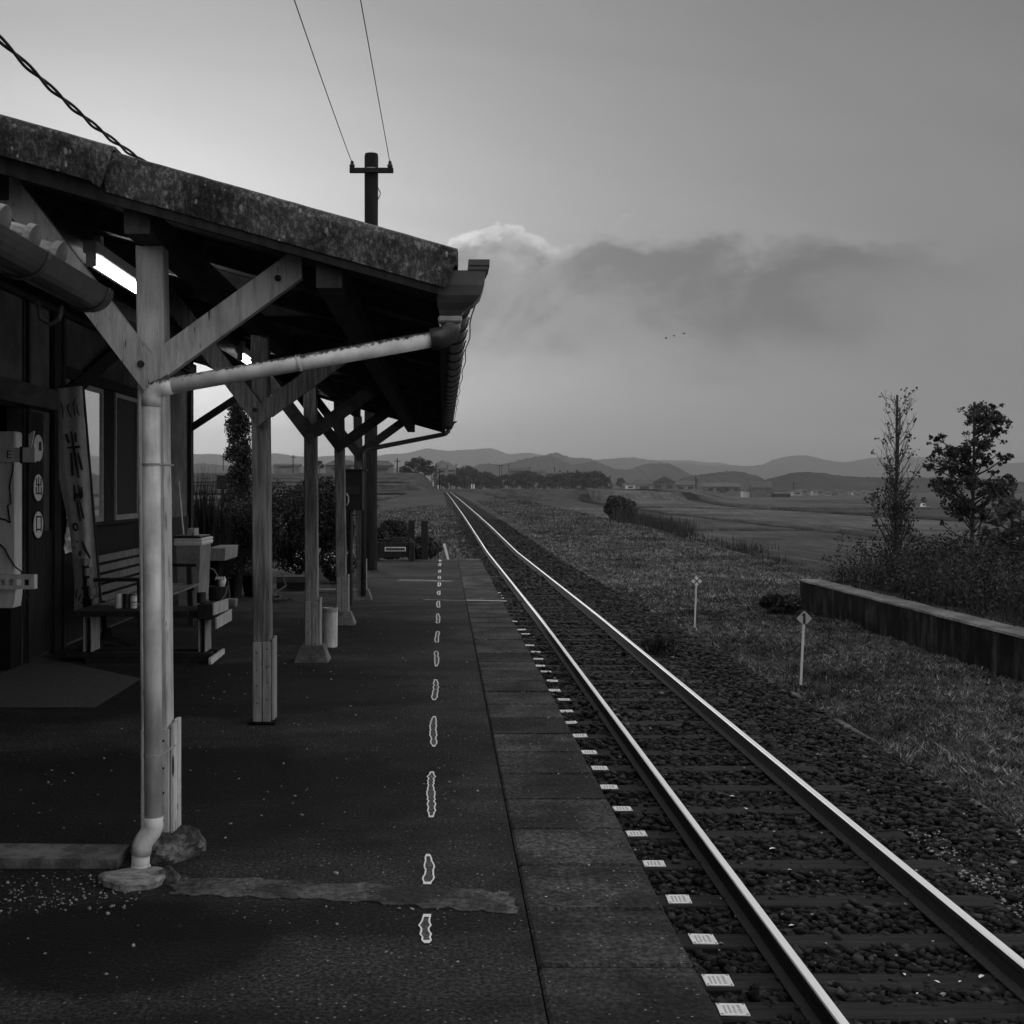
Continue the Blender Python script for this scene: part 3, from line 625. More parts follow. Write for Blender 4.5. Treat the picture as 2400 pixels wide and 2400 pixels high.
# things by the near post
rs = []; q = MB()
for zz, r in ((0, 1.0), (.022, 1.02), (.03, .93)):
    rs.append([(px(310, 4.0) + r * .115 * math.cos(t) * (1 + .12 * math.sin(3 * t) + .04 * math.sin(9 * t)), 4.02 + r * .085 * math.sin(t) * (1 + .08 * math.sin(7 * t + 1)), zz + .004 * math.sin(2 * t)) for t in [2 * math.pi * k / 40 for k in range(40)]])
q.rings(rs); tag(q.build('flat_stone', mat('pale_stone', .12, .34, rough=.9, scale=26, detail=9, nrough=.75, bump=.8, bscale=50, stretch=(.6, 1.5, 1))), 'flat pale stone under the mouth of the near downpipe', 'stone')
q = MB(); c = (px(385, 4.05), 4.03)
q.add([(c[0] - .085, c[1] - .02, .0), (c[0] + .06, c[1] - .035, .0), (c[0] + .055, c[1] + .05, .0), (c[0] - .03, c[1] + .05, 0), (c[0] + .02, c[1] + .005, .058), (c[0] - .05, c[1] + .0, .012)], [(0, 1, 4, 5), (1, 2, 4), (2, 3, 4), (3, 0, 5), (3, 5, 4), (0, 3, 2, 1)])
tag(q.build('broken_stone', m_rock), 'pointed broken stone leaning beside the foot of the near post', 'stone')

# fluorescent lamps under the canopy
def lamp(Y, L, label):
    X = -1.62 + .10; e = empty('fluorescent_lamp', (X, Y, 2.33), label, 'lamp', 'fluorescent lamps under the canopy')
    q = MB(); q.box((X - .03, Y - .02, 2.362), (X + .03, Y + L + .02, 2.42), bev=.006); q.box((X - .016, Y + .1, 2.42), (X + .016, Y + .14, ztop(X) - .15)); q.box((X - .016, Y + L - .14, 2.42), (X + .016, Y + L - .1, ztop(X) - .15)); q.build('lamp_housing', m_shade, e)
    q = MB(); q.tube([(X, Y + .02, 2.335), (X, Y + L - .02, 2.335)], .017, 12); q.build('lamp_tube', m_lamp, e, smooth=True)
    for yy_ in (Y, Y + L - .02):
        q = MB(); q.box((X - .02, yy_, 2.31), (X + .02, yy_ + .02, 2.362)); q.build('lamp_holder', m_shade, e)
lamp(5.05, 1.15, 'lit fluorescent lamp hung just behind the nearest post'); lamp(8.75, 1.1, 'lit fluorescent lamp hung between the second and third posts'); lamp(12.6, 1.0, 'lit fluorescent lamp farthest along under the canopy')

# ------------------------------------------------------------------ station building
WX = -3.25
bld = empty('station_building', (WX, 10, 0), 'old dark timber station building under the canopy', 'building')
q = MB(); T = .12
def wseg(y0, y1, z0, z1, mi=0, off=0): q.box((WX - T, y0, z0), (WX + off, y1, z1), mi)
DO = (7.85, 9.05, 1.98); WI = (9.95, 12.40, 1.04, 2.30)
wseg(5, DO[0], 0, 3.0); wseg(DO[0], DO[1], DO[2], 3.0); wseg(DO[1], WI[0], 0, 3.0); wseg(WI[0], WI[1], WI[3], 3.0); wseg(WI[0], WI[1], 0, WI[2]); wseg(WI[1], 15, 0, 3.0)
q.box((-8.5, 15 - T, 0), (WX - T - .001, 15, 3.4)); q.box((-8.5, 5, 0), (WX - T - .001, 5.12, 3.4)); q.box((-8.5, 5.121, 0), (-8.4, 15 - T - .001, 3.4)); q.build('wall', m_plaster, bld)
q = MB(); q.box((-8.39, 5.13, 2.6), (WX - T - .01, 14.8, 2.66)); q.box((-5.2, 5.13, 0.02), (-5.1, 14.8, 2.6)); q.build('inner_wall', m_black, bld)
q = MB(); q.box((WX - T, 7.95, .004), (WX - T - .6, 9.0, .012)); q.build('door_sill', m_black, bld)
q = MB()
for a, b in ((DO[1] + .40, 9.95), (9.95, 12.4), (12.4, 14.9)):
    q.box((WX + .002, a + .002, .03), (WX + .022, b - .002, WI[2] - .03))
q.build('siding', m_board, bld)
q = MB()
for a, b in ((9.05, 9.10), (9.66, 9.82), (10.50 - .62, 9.95), (12.42, 12.58), (13.5, 13.62), (14.86, 15.01)): q.box((WX + .023, a, 0), (WX + .05, b, 2.98))
q.bar((WX + .045, 9.8, 2.08), (WX + .045, 12.2, 2.95), .03, .14, up=(0, 0, 1)); q.box((WX + .0231, 9.82, 2.32), (WX + .04, 12.42, 2.40)); q.box((WX + .051, 5.0, 2.80), (WX + .09, 15.0, 2.93))
q.build('wall_timber', m_woodk, bld)
q = MB(); q.box((WX + .052, 7.6, 1.99), (WX + .085, 9.66, 2.16), bev=.006); q.build('door_lintel', m_beam, bld)
q = MB(); q.box((WX + .002, 9.12, .02), (WX + .024, 9.46, 1.96))
q.box((WX + .025, 9.12, 1.02), (WX + .036, 9.46, 1.07)); q.build('notice_post', m_woodk, bld)
# window: frames, mirror-bright left panes, screened right pane
win = MB(); f = .035
win.box((WX - .05, WI[0], WI[2] - .03), (WX + .06, WI[1], WI[2]), bev=.004); win.box((WX - .05, WI[0], WI[3]), (WX + .045, WI[1], WI[3] + .03))
win.box((WX - .05, 11.19, WI[2] + .001), (WX + .012, 11.52, WI[3] - .001))
window = win.build('window', m_woodk, bld)
def pane(y0, y1, xo, m, mf):
    q = MB(); q.box((WX + xo - .012, y0 + f, WI[2] + f + .01), (WX + xo - .006, y1 - f, WI[3] - f)); q.build('pane', m, window)
    q = MB()
    q.box((WX + xo - .016, y0, WI[2] + .002), (WX + xo + .010, y0 + f, WI[3] - .002)); q.box((WX + xo - .016, y1 - f, WI[2] + .002), (WX + xo + .010, y1, WI[3] - .002))
    q.box((WX + xo - .015, y0 + f + .001, WI[2] + .002), (WX + xo + .009, y1 - f - .001, WI[2] + f + .02)); q.box((WX + xo - .015, y0 + f + .001, WI[3] - f - .01), (WX + xo + .009, y1 - f - .001, WI[3] - .002)); q.build('sash', mf, window)
pane(9.97, 11.18, .0, m_mirror, m_grey); pane(11.53, 12.37, .018, m_screen, m_grey)
# main roof over the building, hidden behind the canopy's slope
q = MB(); q.prism([(-3.0, 4.7, 3.02), (-5.9, 4.7, 4.05), (-8.9, 4.7, 3.2), (-8.9, 4.7, 3.12), (-5.9, 4.7, 3.96), (-3.0, 4.7, 2.94)], (0, 10.5, 0)); q.build('roof', m_hroof, bld)
q = MB(); q.bar((WX + .04, 14.93, 2.13), (px(625, 14.9), 14.93, 2.76), .06, .085, up=(0, 0, 1)); q.build('corner_brace', m_woodk, bld)
q = MB(); q.box((WX + .052, 12.75, 1.62), (WX + .10, 13.02, 2.12), bev=.01); q.tube([(WX + .10, 12.89, 1.77), (WX + .15, 12.89, 1.77)], .085, 14); q.build('electric_meter', m_grey, bld)

# round exit plates on the doorway board
for k, (zc, ch, lab) in enumerate([(pz(1143, 9.28), '出', 'round white plate with the character 出 on the doorway board'), (pz(1230, 9.28), '口', 'round white plate with the character 口, lowest on the doorway board'), (pz(1050, 9.28), '', 'round plate half hidden by the tied board, topmost on the doorway board')]):
    yc = 9.285; e = empty('exit_plate', (WX + .026, yc, zc), lab, 'sign', 'round plates on the doorway board')
    q = MB(); q.rings([[(WX + x_, yc + .105 * math.cos(t), zc + .105 * math.sin(t)) for t in [2 * math.pi * j / 28 for j in range(28)]] for x_ in (.0372, .044)]); q.build('plate_disc', m_white, e)
    q = MB()
    if ch: vs, fs = glyphs(ch, .16); q.add([(WX + .046 + z_, yc + x_, zc + y_) for x_, y_, z_ in vs], fs)
    else: q.box((WX + .0445, yc + .005, zc - .02), (WX + .047, yc + .06, zc + .05))
    q.build('plate_character', m_ink, e)

# weathered gate post with a tied board and punched angle
g = empty('gate_post', (-3.2, 8.86, 0), 'white peeling gate post with a tied cross board by the doorway', 'post')
gx1 = px(38, 8.80)
q = MB(); q.box((-3.62, 8.79, .60), (gx1, 8.93, pz(1011, 8.8)), bev=.012)
q.rings([rect(-3.62, gx1 - .02, 8.78, 8.95, .46), rect(-3.62, gx1 - .01, 8.785, 8.94, .50), rect(-3.62, gx1 + .004, 8.785, 8.935, .62)]); q.build('post_body', m_white, g)
q = MB(); q.box((-3.66, 8.74, .012), (gx1 - .02, 8.97, .458)); q.build('post_base', m_black, g)
q = MB(); zc = pz(1066, 8.75); q.box((-3.62, 8.745, zc - .055), (px(82, 8.75), 8.785, zc + .055), bev=.004); tb = q.build('cross_board', m_white, g)
q = MB()
for ch, xx in (('T', -3.34), ('E', -3.24)):
    vs, fs = glyphs(ch, .085); q.add([(xx + x_, 8.742 - z_, zc + y_) for x_, y_, z_ in vs], fs)
q.build('board_lettering', m_ink, tb)
q = MB()
for k in range(3): q.tube([(px(47, 8.73) + k * .006, 8.74, zc - .065), (px(47, 8.73) + k * .006, 8.738, zc + .062)], .0045, 6)
q.build('tie', m_cable, tb)
q = MB(); q.prism([(px(66, 8.74), 8.75, zc + .056), (px(72, 8.74), 8.75, zc + .056), (px(79, 8.74), 8.75, pz(1010, 8.75)), (px(75, 8.74), 8.75, pz(1011, 8.75)), (px(66, 8.74), 8.75, pz(1018, 8.75))], (0, .02, 0)); q.build('board_wedge', m_white, g)
q = MB(); zz = pz(1365, 8.72)
rows = [(-3.62, px(2, 8.72)), (px(12, 8.72), px(21, 8.72)), (px(31, 8.72), px(39, 8.72)), (px(50, 8.72), px(57, 8.72)), (px(68, 8.72), px(75, 8.72))]
for a, b in rows: q.box((a, 8.715, zz - .05 + .02 * 0), (b, 8.721, zz + .05))
q.box((-3.62, 8.714, zz + .022), (px(75, 8.72), 8.7205, zz + .0505)); q.box((-3.62, 8.714, zz - .0505), (px(75, 8.72), 8.7205, zz - .022)); q.box((-3.62, 8.714, zz + .0506), (px(80, 8.72), 8.79, zz + .056)); q.box((px(75, 8.72), 8.7215, zz - .05), (px(80, 8.72), 8.79, zz + .05)); q.build('punched_angle', m_white, g)
q = MB(); pts = [(31, 1078), (30, 1100), (22, 1140), (26, 1180), (18, 1185), (22, 1215), (24, 1225)]; q.tube([(px(x, 8.78), 8.782, pz(y, 8.78)) for x, y in pts], .006, 6)
q.tube([(px(x, 8.78), 8.782, pz(y, 8.78)) for x, y in [(-5, 1214), (12, 1218), (24, 1225)]], .006, 6); q.tube([(px(x, 8.77), 8.772, pz(y, 8.77)) for x, y in [(0, 1276), (12, 1288), (20, 1305), (35, 1328), (50, 1340), (56, 1388), (68, 1412)]], .006, 6); q.build('cord', m_cable, g)

# hanging plastic behind the banner
q = MB(); V_ = []; nx, ny = 8, 14
for j in range(ny + 1):
    for i in range(nx + 1):
        s, t = i / nx, j / ny; y_ = 9.88 + .38 * s * (1 if t > .6 else .25 + .9 * t); V_.append((WX + .075 + .03 * math.sin(9 * s + 5 * t) + .02 * random.random(), y_, pz(1092, 9.9) + (pz(1298, 9.9) - pz(1092, 9.9)) * t + .015 * math.sin(8 * s)))
q.add(V_, [(j * (nx + 1) + i, j * (nx + 1) + i + 1, (j + 1) * (nx + 1) + i + 1, (j + 1) * (nx + 1) + i) for j in range(ny) for i in range(nx)])
tag(q.build('plastic_sheet', mat('crumpled_plastic', .5, .12, rough=.25, scale=9, lo=.45, hi=.6, spec=.6)), 'crumpled pale plastic sheet hanging on the wall behind the banner', 'plastic sheet')

# banner on a leaning pole
BY = 9.75
ban = empty('banner', (px(245, BY), BY, 0), 'tall cloth banner with brush lettering on a leaning pole', 'banner')
q = MB(); q.tube([(px(246, BY), BY, .02), (px(194, BY), BY, pz(895, BY))], .011, 8); q.tube([(px(105, BY), BY, pz(912, BY)), (px(204, BY), BY, pz(895, BY))], .006, 6); q.build('banner_pole', m_cable, ban)
q = MB(); q.tube([(px(246, BY), BY, .17), (px(241, BY), BY, .42)], .018, 10, 0); q.lathe((px(250, BY), BY, 0), [(.20, 0), (.20, .02), (.17, .06), (.10, .10), (.045, .12), (.03, .2)], 18); q.build('banner_base', m_concd, ban)
LE = [(112, 912), (122, 1000), (134, 1100), (150, 1180), (163, 1240), (170, 1310), (175, 1380), (173, 1438)]; RE = [(193, 905), (199, 1000), (209, 1100), (216, 1180), (222, 1260), (227, 1340), (231, 1400), (232, 1424)]
def bp_(s, t):
    y_l = interp(t, np.linspace(0, 1, 8), [a[0] for a in LE]); z_l = interp(t, np.linspace(0, 1, 8), [a[1] for a in LE]); y_r = interp(t, np.linspace(0, 1, 8), [a[0] for a in RE]); z_r = interp(t, np.linspace(0, 1, 8), [a[1] for a in RE])
    x = y_l + (y_r - y_l) * s; y = z_l + (z_r - z_l) * s; Yd = BY - .02 + .016 * math.sin(s * 6 + t * 3) * (.3 + t) + .006 * math.sin(s * 13 + 5 * t) + .05 * (1 - s) * t
    return (px(x, Yd), Yd, pz(y, Yd))
q = MB(); nx, ny = 16, 60
q.add([bp_(i / nx, j / ny) for j in range(ny + 1) for i in range(nx + 1)], [(j * (nx + 1) + i, j * (nx + 1) + i + 1, (j + 1) * (nx + 1) + i + 1, (j + 1) * (nx + 1) + i) for j in range(ny) for i in range(nx)])
cloth = q.build('banner_cloth', m_cloth, ban, smooth=True)
def strokes(lst, r):
    q = MB()
    for pl in lst:
        pts = []
        for (a, b) in zip(pl[:-1], pl[1:]):
            for k in range(5): t = k / 5; pts.append((a[0] + (b[0] - a[0]) * t, a[1] + (b[1] - a[1]) * t))
        pts.append(pl[-1]); L = []
        for k, (x, y) in enumerate(pts):
            t = (y - 908) / (1432 - 908); xl = interp(t, np.linspace(0, 1, 8), [a[0] for a in LE]); xr = interp(t, np.linspace(0, 1, 8), [a[0] for a in RE]); s = min(max((x - xl) / (xr - xl), .02), .98)
            c = Vector(bp_(s, t)) + Vector((0, -.008, 0)); L.append(c)
        if len(L) > 1:
            up, dn = [], []
            for k, c in enumerate(L):
                d = (L[min(k + 1, len(L) - 1)] - L[max(k - 1, 0)]).normalized(); nn = Vector((-d.z, 0, d.x)) * r * (.75 + .5 * math.sin(3 * k / len(L)))
                up.append(c + nn); dn.append(c - nn)
            n = len(L); q.add(up + dn, [(k, k + 1, n + k + 1, n + k) for k in range(n - 1)])
    q.build('banner_lettering', m_ink, cloth)
Z = lambda x, y: (x / 4.83, 900 + y / 4.83)
strokes([[Z(590, 165), Z(625, 160), Z(640, 240), Z(615, 250)], [Z(615, 255), Z(660, 330)], [Z(690, 160), Z(715, 240), Z(715, 325)], [Z(795, 195), Z(765, 205), Z(775, 260), Z(815, 315)], [Z(858, 145), Z(835, 185), Z(850, 300)], [Z(870, 190), Z(880, 260), Z(905, 300)]], .004)
strokes([[Z(750, 460), Z(785, 540)], [Z(855, 450), Z(860, 530)], [Z(760, 580), Z(910, 570)], [Z(808, 440), Z(850, 640), Z(895, 850)], [Z(810, 620), Z(825, 830)], [Z(885, 620), Z(935, 770)]], .0085)
strokes([[Z(845, 930), Z(850, 1100)], [Z(890, 930), Z(920, 1080)], [Z(855, 1070), Z(865, 1020), Z(890, 1030), Z(880, 1075)], [Z(870, 1090), Z(915, 1340)], [Z(900, 1080), Z(950, 1300)], [Z(925, 950), Z(935, 1060)]], .0075)
strokes([[Z(858 + 26 * math.cos(t), 1428 + 46 * math.sin(t)) for t in [k * .524 for k in range(13)]]], .007)
strokes([[Z(930, 1570), Z(970, 1660), Z(1025, 1735)], [Z(910, 1700), Z(905, 1760)], [Z(925, 1875), Z(1015, 1845)], [Z(930, 2150), Z(970, 2185), Z(1030, 2175), Z(1050, 2110)]], .0095)
strokes([[Z(915, 2415), Z(980, 2380)], [Z(940, 2320), Z(955, 2520)], [Z(1000, 2375), Z(1060, 2355)], [Z(1010, 2300), Z(1030, 2320)], [Z(1020, 2310), Z(1055, 2470)], [Z(875, 2200), Z(865, 2350)], [Z(920, 2260), Z(890, 2380)]], .005)
strokes([[Z(960, 1975), Z(1010, 1985), Z(980, 2010)], [Z(1000, 2040), Z(1040, 2030), Z(1010, 2090)], [Z(985, 2000), Z(1030, 1960)], [Z(870, 1590), Z(890, 1600), Z(865, 1615)], [Z(820, 1700), Z(860, 1690)]], .003)

# long slatted bench against the wall
b = empty('slatted_bench', (-2.75, 10.7, 0), 'weathered slatted bench with armrest against the station wall', 'bench')
q = MB()
for k in range(5): z_ = .78 - k * .082; x_ = -2.96 + .018 * k; q.box((x_, 9.6, z_ - .062), (x_ + .022, 11.7, z_), bev=.004)
q.build('backrest', m_wood, b)
q = MB()
for k in range(5): x_ = -2.84 + k * .082; q.box((x_, 9.6, .385), (x_ + .066, 11.75, .408), bev=.004)
q.build('seat', m_wood, b)
for yy_ in (9.75, 11.62):
    q = MB(); q.bar((-2.50, yy_, 0), (-2.52, yy_, .58), .05, .05, up=(0, 1, 0)); q.bar((-2.95, yy_, .0), (-2.97, yy_, .76), .05, .05, up=(0, 1, 0)); q.box((-2.97, yy_ - .02, .345), (-2.47, yy_ + .02, .384)); q.build('leg', m_blackpaint, b)
    q = MB(); q.box((-2.97, yy_ - .035, .582), (-2.44, yy_ + .035, .612), bev=.012); q.build('armrest', m_blackpaint, b)

# low plank table in front of it
TY = 9.08; tb = empty('plank_table', (-2.3, TY, 0), 'low dark plank table with two pedestal legs by the bench', 'table')
q = MB(); q.box((px(172, TY), TY, .360), (px(440, TY), TY + .42, .405), bev=.006); q.build('table_top', m_woodk, tb)
q = MB(); q.box((px(461, TY), TY + .02, .335), (px(497, TY), TY + .30, .455), bev=.006); q.box((px(440, TY), TY + .05, .345), (px(461, TY), TY + .28, .40)); q.build('end_block', m_woodk, tb)
q = MB(); xa = px(497, TY); q.prism([(xa, TY + .02, .37), (xa, TY + .02, .465), (xa + .06, TY + .3, .475), (xa + .06, TY + .3, .385)], (.012, 0, 0)); q.prism([(xa + .03, TY - .02, .27), (xa + .03, TY - .02, .355), (xa + .095, TY + .26, .395), (xa + .095, TY + .26, .305)], (.012, 0, 0)); q.build('end_plank', m_paint, tb)
for x0, x1 in ((195, 215), (465, 482)):
    q = MB(); a, c = px(x0, TY + .1), px(x1, TY + .1)
    q.box((a, TY + .10, .075), (a + .009, TY + .30, .36)); q.box((c - .009, TY + .10, .075), (c, TY + .32, .36)); q.box((a + .010, TY + .26, .075), (c - .010, TY + .28, .359), 1); q.box((a + .032, TY + .18, .075), (a + .045, TY + .24, .358)); q.box((a + .0095, TY + .10, .345), (c - .0095, TY + .25, .3595)); q.build('leg', [m_skirt, m_woodk], tb)
q = MB(); q.box((px(150, TY), TY + .04, .036), (px(493, TY), TY + .16, .074), bev=.004); q.box((px(150, TY), TY + .26, .036), (px(493, TY), TY + .38, .074), bev=.004)
q.box((px(200, TY), TY, 0), (px(500, TY), TY + .4, .034)); q.build('base_runner', m_woodk, tb)
q = MB(); xa = px(493, TY); q.prism([(xa, TY - .06, .0), (xa, TY - .06, .05), (xa + .05, TY + .22, .085), (xa + .05, TY + .22, .045)], (.02, 0, 0)); q.build('base_cap', m_paint, tb)
for k, (x, lab) in enumerate(((278, 'pale drink can standing on the low table, nearest the banner'), (296, 'dark tin with worn paint standing on the low table'), (313, 'striped tin standing on the low table, beside the near post'))):
    o = empty('tin_can', (px(x, 9.3), 9.3, .405), lab, 'tin can', 'tins on the low table'); r = .028
    q = MB(); c = (px(x, 9.3), 9.3, .4055); q.lathe(c, [(r * .9, 0), (r, .006), (r, .105), (r * .92, .115)], 14); q.build('can_body', (m_white, m_blackpaint, mat('striped_tin', .6, .08, rough=.4, scale=5, stretch=(0, 0, 4), lo=.48, hi=.52))[k], o, smooth=False)
    q = MB(); q.lathe(c, [(r * .9, .1155), (r * .9, .119)], 14); q.build('can_lid', m_grey, o)
# black mug and box on the table's end
q = MB(); c = (px(472, TY + .1), TY + .1, .456); q.lathe(c, [(.03, 0), (.036, .01), (.036, .085), (.03, .085), (.03, .03)], 16)
cup = q.build('mug', m_blackpaint); tag(cup, 'shiny black mug standing on the end block of the low table', 'mug')
q = MB(); q.tube([(c[0] + .034 + .02 * math.sin(t), c[1], c[2] + .045 + .026 * math.cos(t)) for t in [math.pi * k / 8 for k in range(9)]], .005, 6); q.build('handle', m_grey, cup)

# bin with a folded bag at the rim, broom, trough and bucket
bn = empty('waste_bin', (-2.7, 12.8, 0), 'tall pale waste bin with a folded bag round its rim', 'bin')
X0, X1, BYa, BYb = px(412, 12.5), px(470, 12.5), 12.5, 13.08; zt = pz(1262, 12.5)
q = MB(); q.rings([rect(X0 + .03, X1 - .035, BYa + .03, BYb - .03, 0), rect(X0, X1, BYa, BYb, zt)], 0); q.build('bin_body', mat('bin_plastic', .20, .26, rough=.6, scale=9, big=(3, .8, 1.1)), bn)
q = MB(); q.rings([rect(X0 - .012, X1 + .012, BYa - .012, BYb + .012, zt - .075), rect(X0 - .018, X1 + .02, BYa - .018, BYb + .02, zt - .05), rect(X0 - .010, X1 + .012, BYa - .01, BYb + .01, zt - .035), rect(X0 - .018, X1 + .02, BYa - .02, BYb + .02, zt - .015), rect(X0 - .006, X1 + .006, BYa - .006, BYb + .006, zt + .002)]); q.build('bin_bag', m_plate, bn)
q = MB(); q.box((X0 - .02, BYa - .02, zt + .003), (X1 + .0, BYb - .05, zt + .025), bev=.006); q.build('bin_lid', m_blackpaint, bn)
q = MB(); q.box((px(441, 12.6), 12.55, zt + .026), (px(459, 12.6), 12.75, zt + .105), bev=.004); tag(q.build('small_box', m_paint), 'small upright box standing on the waste bin lid', 'box')
br = empty('broom', (px(436, 12.9), 13.2, 0), 'broom with a pale handle leaning behind the waste bin', 'broom')
q = MB(); q.tube([(px(440, 13.2), 13.2, .3), (px(416, 13.3), 13.35, pz(1128, 13.3))], .012, 8); q.build('broom_handle', m_white, br)
q = MB(); q.rings([rect(px(440, 13.2) - .14, px(440, 13.2) + .14, 13.16, 13.24, 0), rect(px(440, 13.2) - .06, px(440, 13.2) + .06, 13.17, 13.23, .3)]); q.build('broom_head', m_straw, br)
tr = empty('planter_trough', (px(523, 13.5), 13.5, 0), 'pale trough planter raised on a stand behind the waste bin', 'planter')
q = MB(); q.rings([rect(px(485, 13.5), px(527, 13.5), 13.5, 14.3, pz(1314, 13.5)), rect(px(485, 13.5), px(529, 13.5), 13.48, 14.32, pz(1285, 13.5))]); q.build('trough', m_skirt, tr)
q = MB(); q.lathe((px(515, 13.9), 13.85, 0), [(.16, 0), (.12, .05), (.11, .3), (.19, pz(1315, 13.5) - .002)], 14); q.build('trough_stand', m_concd, tr)
bk = empty('bucket', (px(506, 13.3), 13.3, 0), 'dark bucket holding gloves and a small hand tool', 'bucket'); bc = (px(508, 13.3), 13.3, 0)
q = MB(); q.lathe(bc, [(.09, 0), (.125, .235), (.132, .24), (.132, .25), (.118, .25), (.085, .02)], 18); q.build('bucket_body', m_blackpaint, bk)
q = MB(); q.tube([(bc[0] + .128 * math.cos(t), bc[1] - .05 - .09 * math.sin(t), .235 - .16 * math.sin(t)) for t in [math.pi * k / 12 for k in range(13)]], .005, 6); q.build('bucket_handle', m_grey, bk)
gl = MB(); gc = Vector((bc[0] + .05, bc[1], .29)); gl.tube([gc + Vector((0, 0, -.06)), gc + Vector((.01, 0, 0)), gc + Vector((.03, 0, .05))], [.03, .042, .03], 8)
for k in range(4): gl.tube([gc + Vector((-.02 + .018 * k, -.01, .03)), gc + Vector((-.05 + .03 * k, -.02, .06)), gc + Vector((-.06 + .035 * k, -.03, .03))], [.012, .012, .009], 6)
tag(gl.build('work_glove', m_plate, smooth=True), 'pale crumpled work glove draped over the bucket rim', 'glove')
q = MB(); q.tube([(bc[0] + .03, bc[1], .33), (bc[0] - .03, bc[1], pz(1335, 13.3)), (bc[0] - .07, bc[1], pz(1332, 13.3))], .007, 6); tag(q.build('hand_rake', m_grey), 'small hand rake with a bent end sticking out of the bucket', 'tool')
q = MB(); q.box((px(528, 13.4), 13.4, 0), (px(552, 13.4), 13.55, .09), bev=.006); tag(q.build('brick', m_conc), 'pale brick lying on the ground beside the bucket', 'brick')
# flower pots and coiled hose behind
for x, Y, r, hh, lab in ((553, 14.5, .085, .22, 'small flower pot beside the hose, farthest from the rails'), (597, 14.8, .17, .24, 'wide dark tub behind the second post, by the hose')):
    o = empty('flower_pot', (px(x, Y), Y, 0), lab, 'pot', 'pots by the garden bed'); q = MB(); q.lathe((px(x, Y), Y, 0), [(r * .75, 0), (r, hh), (r * 1.1, hh), (r * 1.1, hh + .025), (r * .95, hh + .025), (r * .9, hh - .02)], 18); q.build('pot', m_concd, o)
    Vl, Fl = leaves(blob((px(x, Y), Y, hh + .09), (r, r, .12), 160), .035); npmesh('pot_plant', Vl, Fl, m_leafd, o)
q = MB(); hc = (px(640, 14.0), 14.1)
q.tube([(hc[0] + (.22 - .004 * k) * math.cos(k * .35), hc[1] + (.16) * math.sin(k * .35), .014 + .0009 * k + .01 * math.sin(k * .9)) for k in range(70)] + [(hc[0] + .10, hc[1] + .3, .16), (hc[0] + .02, hc[1] + .5, .30)], .011, 8)
tag(q.build('hose', m_worn), 'coiled pale garden hose on the ground by the flower bed', 'hose')
q = MB(); q.box((px(648, 15.5), 15.5, .03), (px(722, 15.5), 15.9, .19), bev=.006)
pb = empty('planter_box', (px(685, 15.5), 15.5, 0), 'dark planter box with pale name strip between posts', 'planter'); 
q.build('box_body', m_blackpaint, pb)
q = MB(); q.box((px(649, 15.5), 15.485, .115), (px(718, 15.5), 15.497, .172)); q.build('name_strip', m_worn, pb)
q = MB(); q.box((px(742, 15.2), 15.2, 0), (px(850, 14.6), 15.32, .05), bev=.008); q.box((px(842, 14.5), 14.75, 0), (px(850, 14.5), 15.199, .055), bev=.008); tag(q.build('bed_kerb', m_conc), 'low concrete kerb edging the flower bed by the last post', 'kerb')
# cylindrical ash bin by the third post
ab = empty('ash_bin', (px(774, 10), 10.03, 0), 'weathered cylindrical ash bin beside the third post', 'bin')
c = (px(774, 10.03), 10.03, 0); q = MB(); q.lathe(c, [(.058, 0), (.062, .01), (.064, .30)], 20); q.build('bin_body', m_paint, ab, smooth=False)
q = MB(); q.lathe(c, [(.067, .301), (.068, .312), (.067, .335), (.055, .335), (.052, .31)], 20); q.build('bin_rim', m_grey, ab)

# notice box on a pole
nb = empty('notice_box', (px(821, 13.6), 13.6, 0), 'black notice box on a black pole before the last post', 'notice box')
q = MB(); q.tube([(px(821, 13.6), 13.63, 0), (px(821, 13.6), 13.63, pz(1196, 13.6))], .028, 10); q.build('pole', m_blackpaint, nb)
q = MB(); q.box((px(807, 13.6), 13.54, pz(1196, 13.6)), (px(851, 13.6), 13.70, pz(1103, 13.6)), bev=.006); q.box((px(806, 13.6), 13.52, pz(1103, 13.6) + .001), (px(860, 13.6), 13.72, pz(1103, 13.6) + .016)); q.build('box_body', m_blackpaint, nb)
q = MB(); q.box((px(808, 13.6), 13.528, pz(1159, 13.6)), (px(843, 13.6), 13.539, pz(1139, 13.6))); q.build('box_panel', mat('grey_panel', .03, .035), nb)
q = MB(); q.tube([(px(812, 13.5), 13.52, pz(1157, 13.5)), (px(817, 13.5), 13.49, pz(1164, 13.5)), (px(817, 13.5), 13.49, pz(1176, 13.5)), (px(813, 13.5), 13.52, pz(1184, 13.5))], .007, 8); q.build('handle', m_white, nb)

# wooden utility pole with cross arm, insulators and two wires
UY = 19.6; ux = px(869, UY)
up_ = empty('utility_pole', (ux, UY, 0), 'tall dark wooden utility pole rising past the canopy', 'utility pole')
q = MB(); q.tube([(ux, UY, 0), (ux + .002, UY, 2.2), (ux + .004, UY, 4.4), (ux + .006, UY, 5.6), (ux + .008, UY, 5.62), (ux + .01, UY, 6.9), (ux + .01, UY, 6.945)], [.108, .108, .112, .118, .112, .116, .108], 16); q.build('pole', mat('tarred_pole', .006, .016, rough=.9, scale=9, stretch=(4, 4, .3), bump=.8), up_)
q = MB(); za = pz(404, UY); q.box((px(821, UY), UY - .19, za - .05), (px(923, UY), UY - .12, za + .03), bev=.006); arm = q.build('cross_arm', m_woodk, up_)
q = MB(); q.tube([(ux + .01 + .124 * math.cos(t), UY + .124 * math.sin(t), za + .04) for t in [k * math.pi / 8 for k in range(17)]], .016, 6); q.build('strap', m_grey, up_)
ins = []
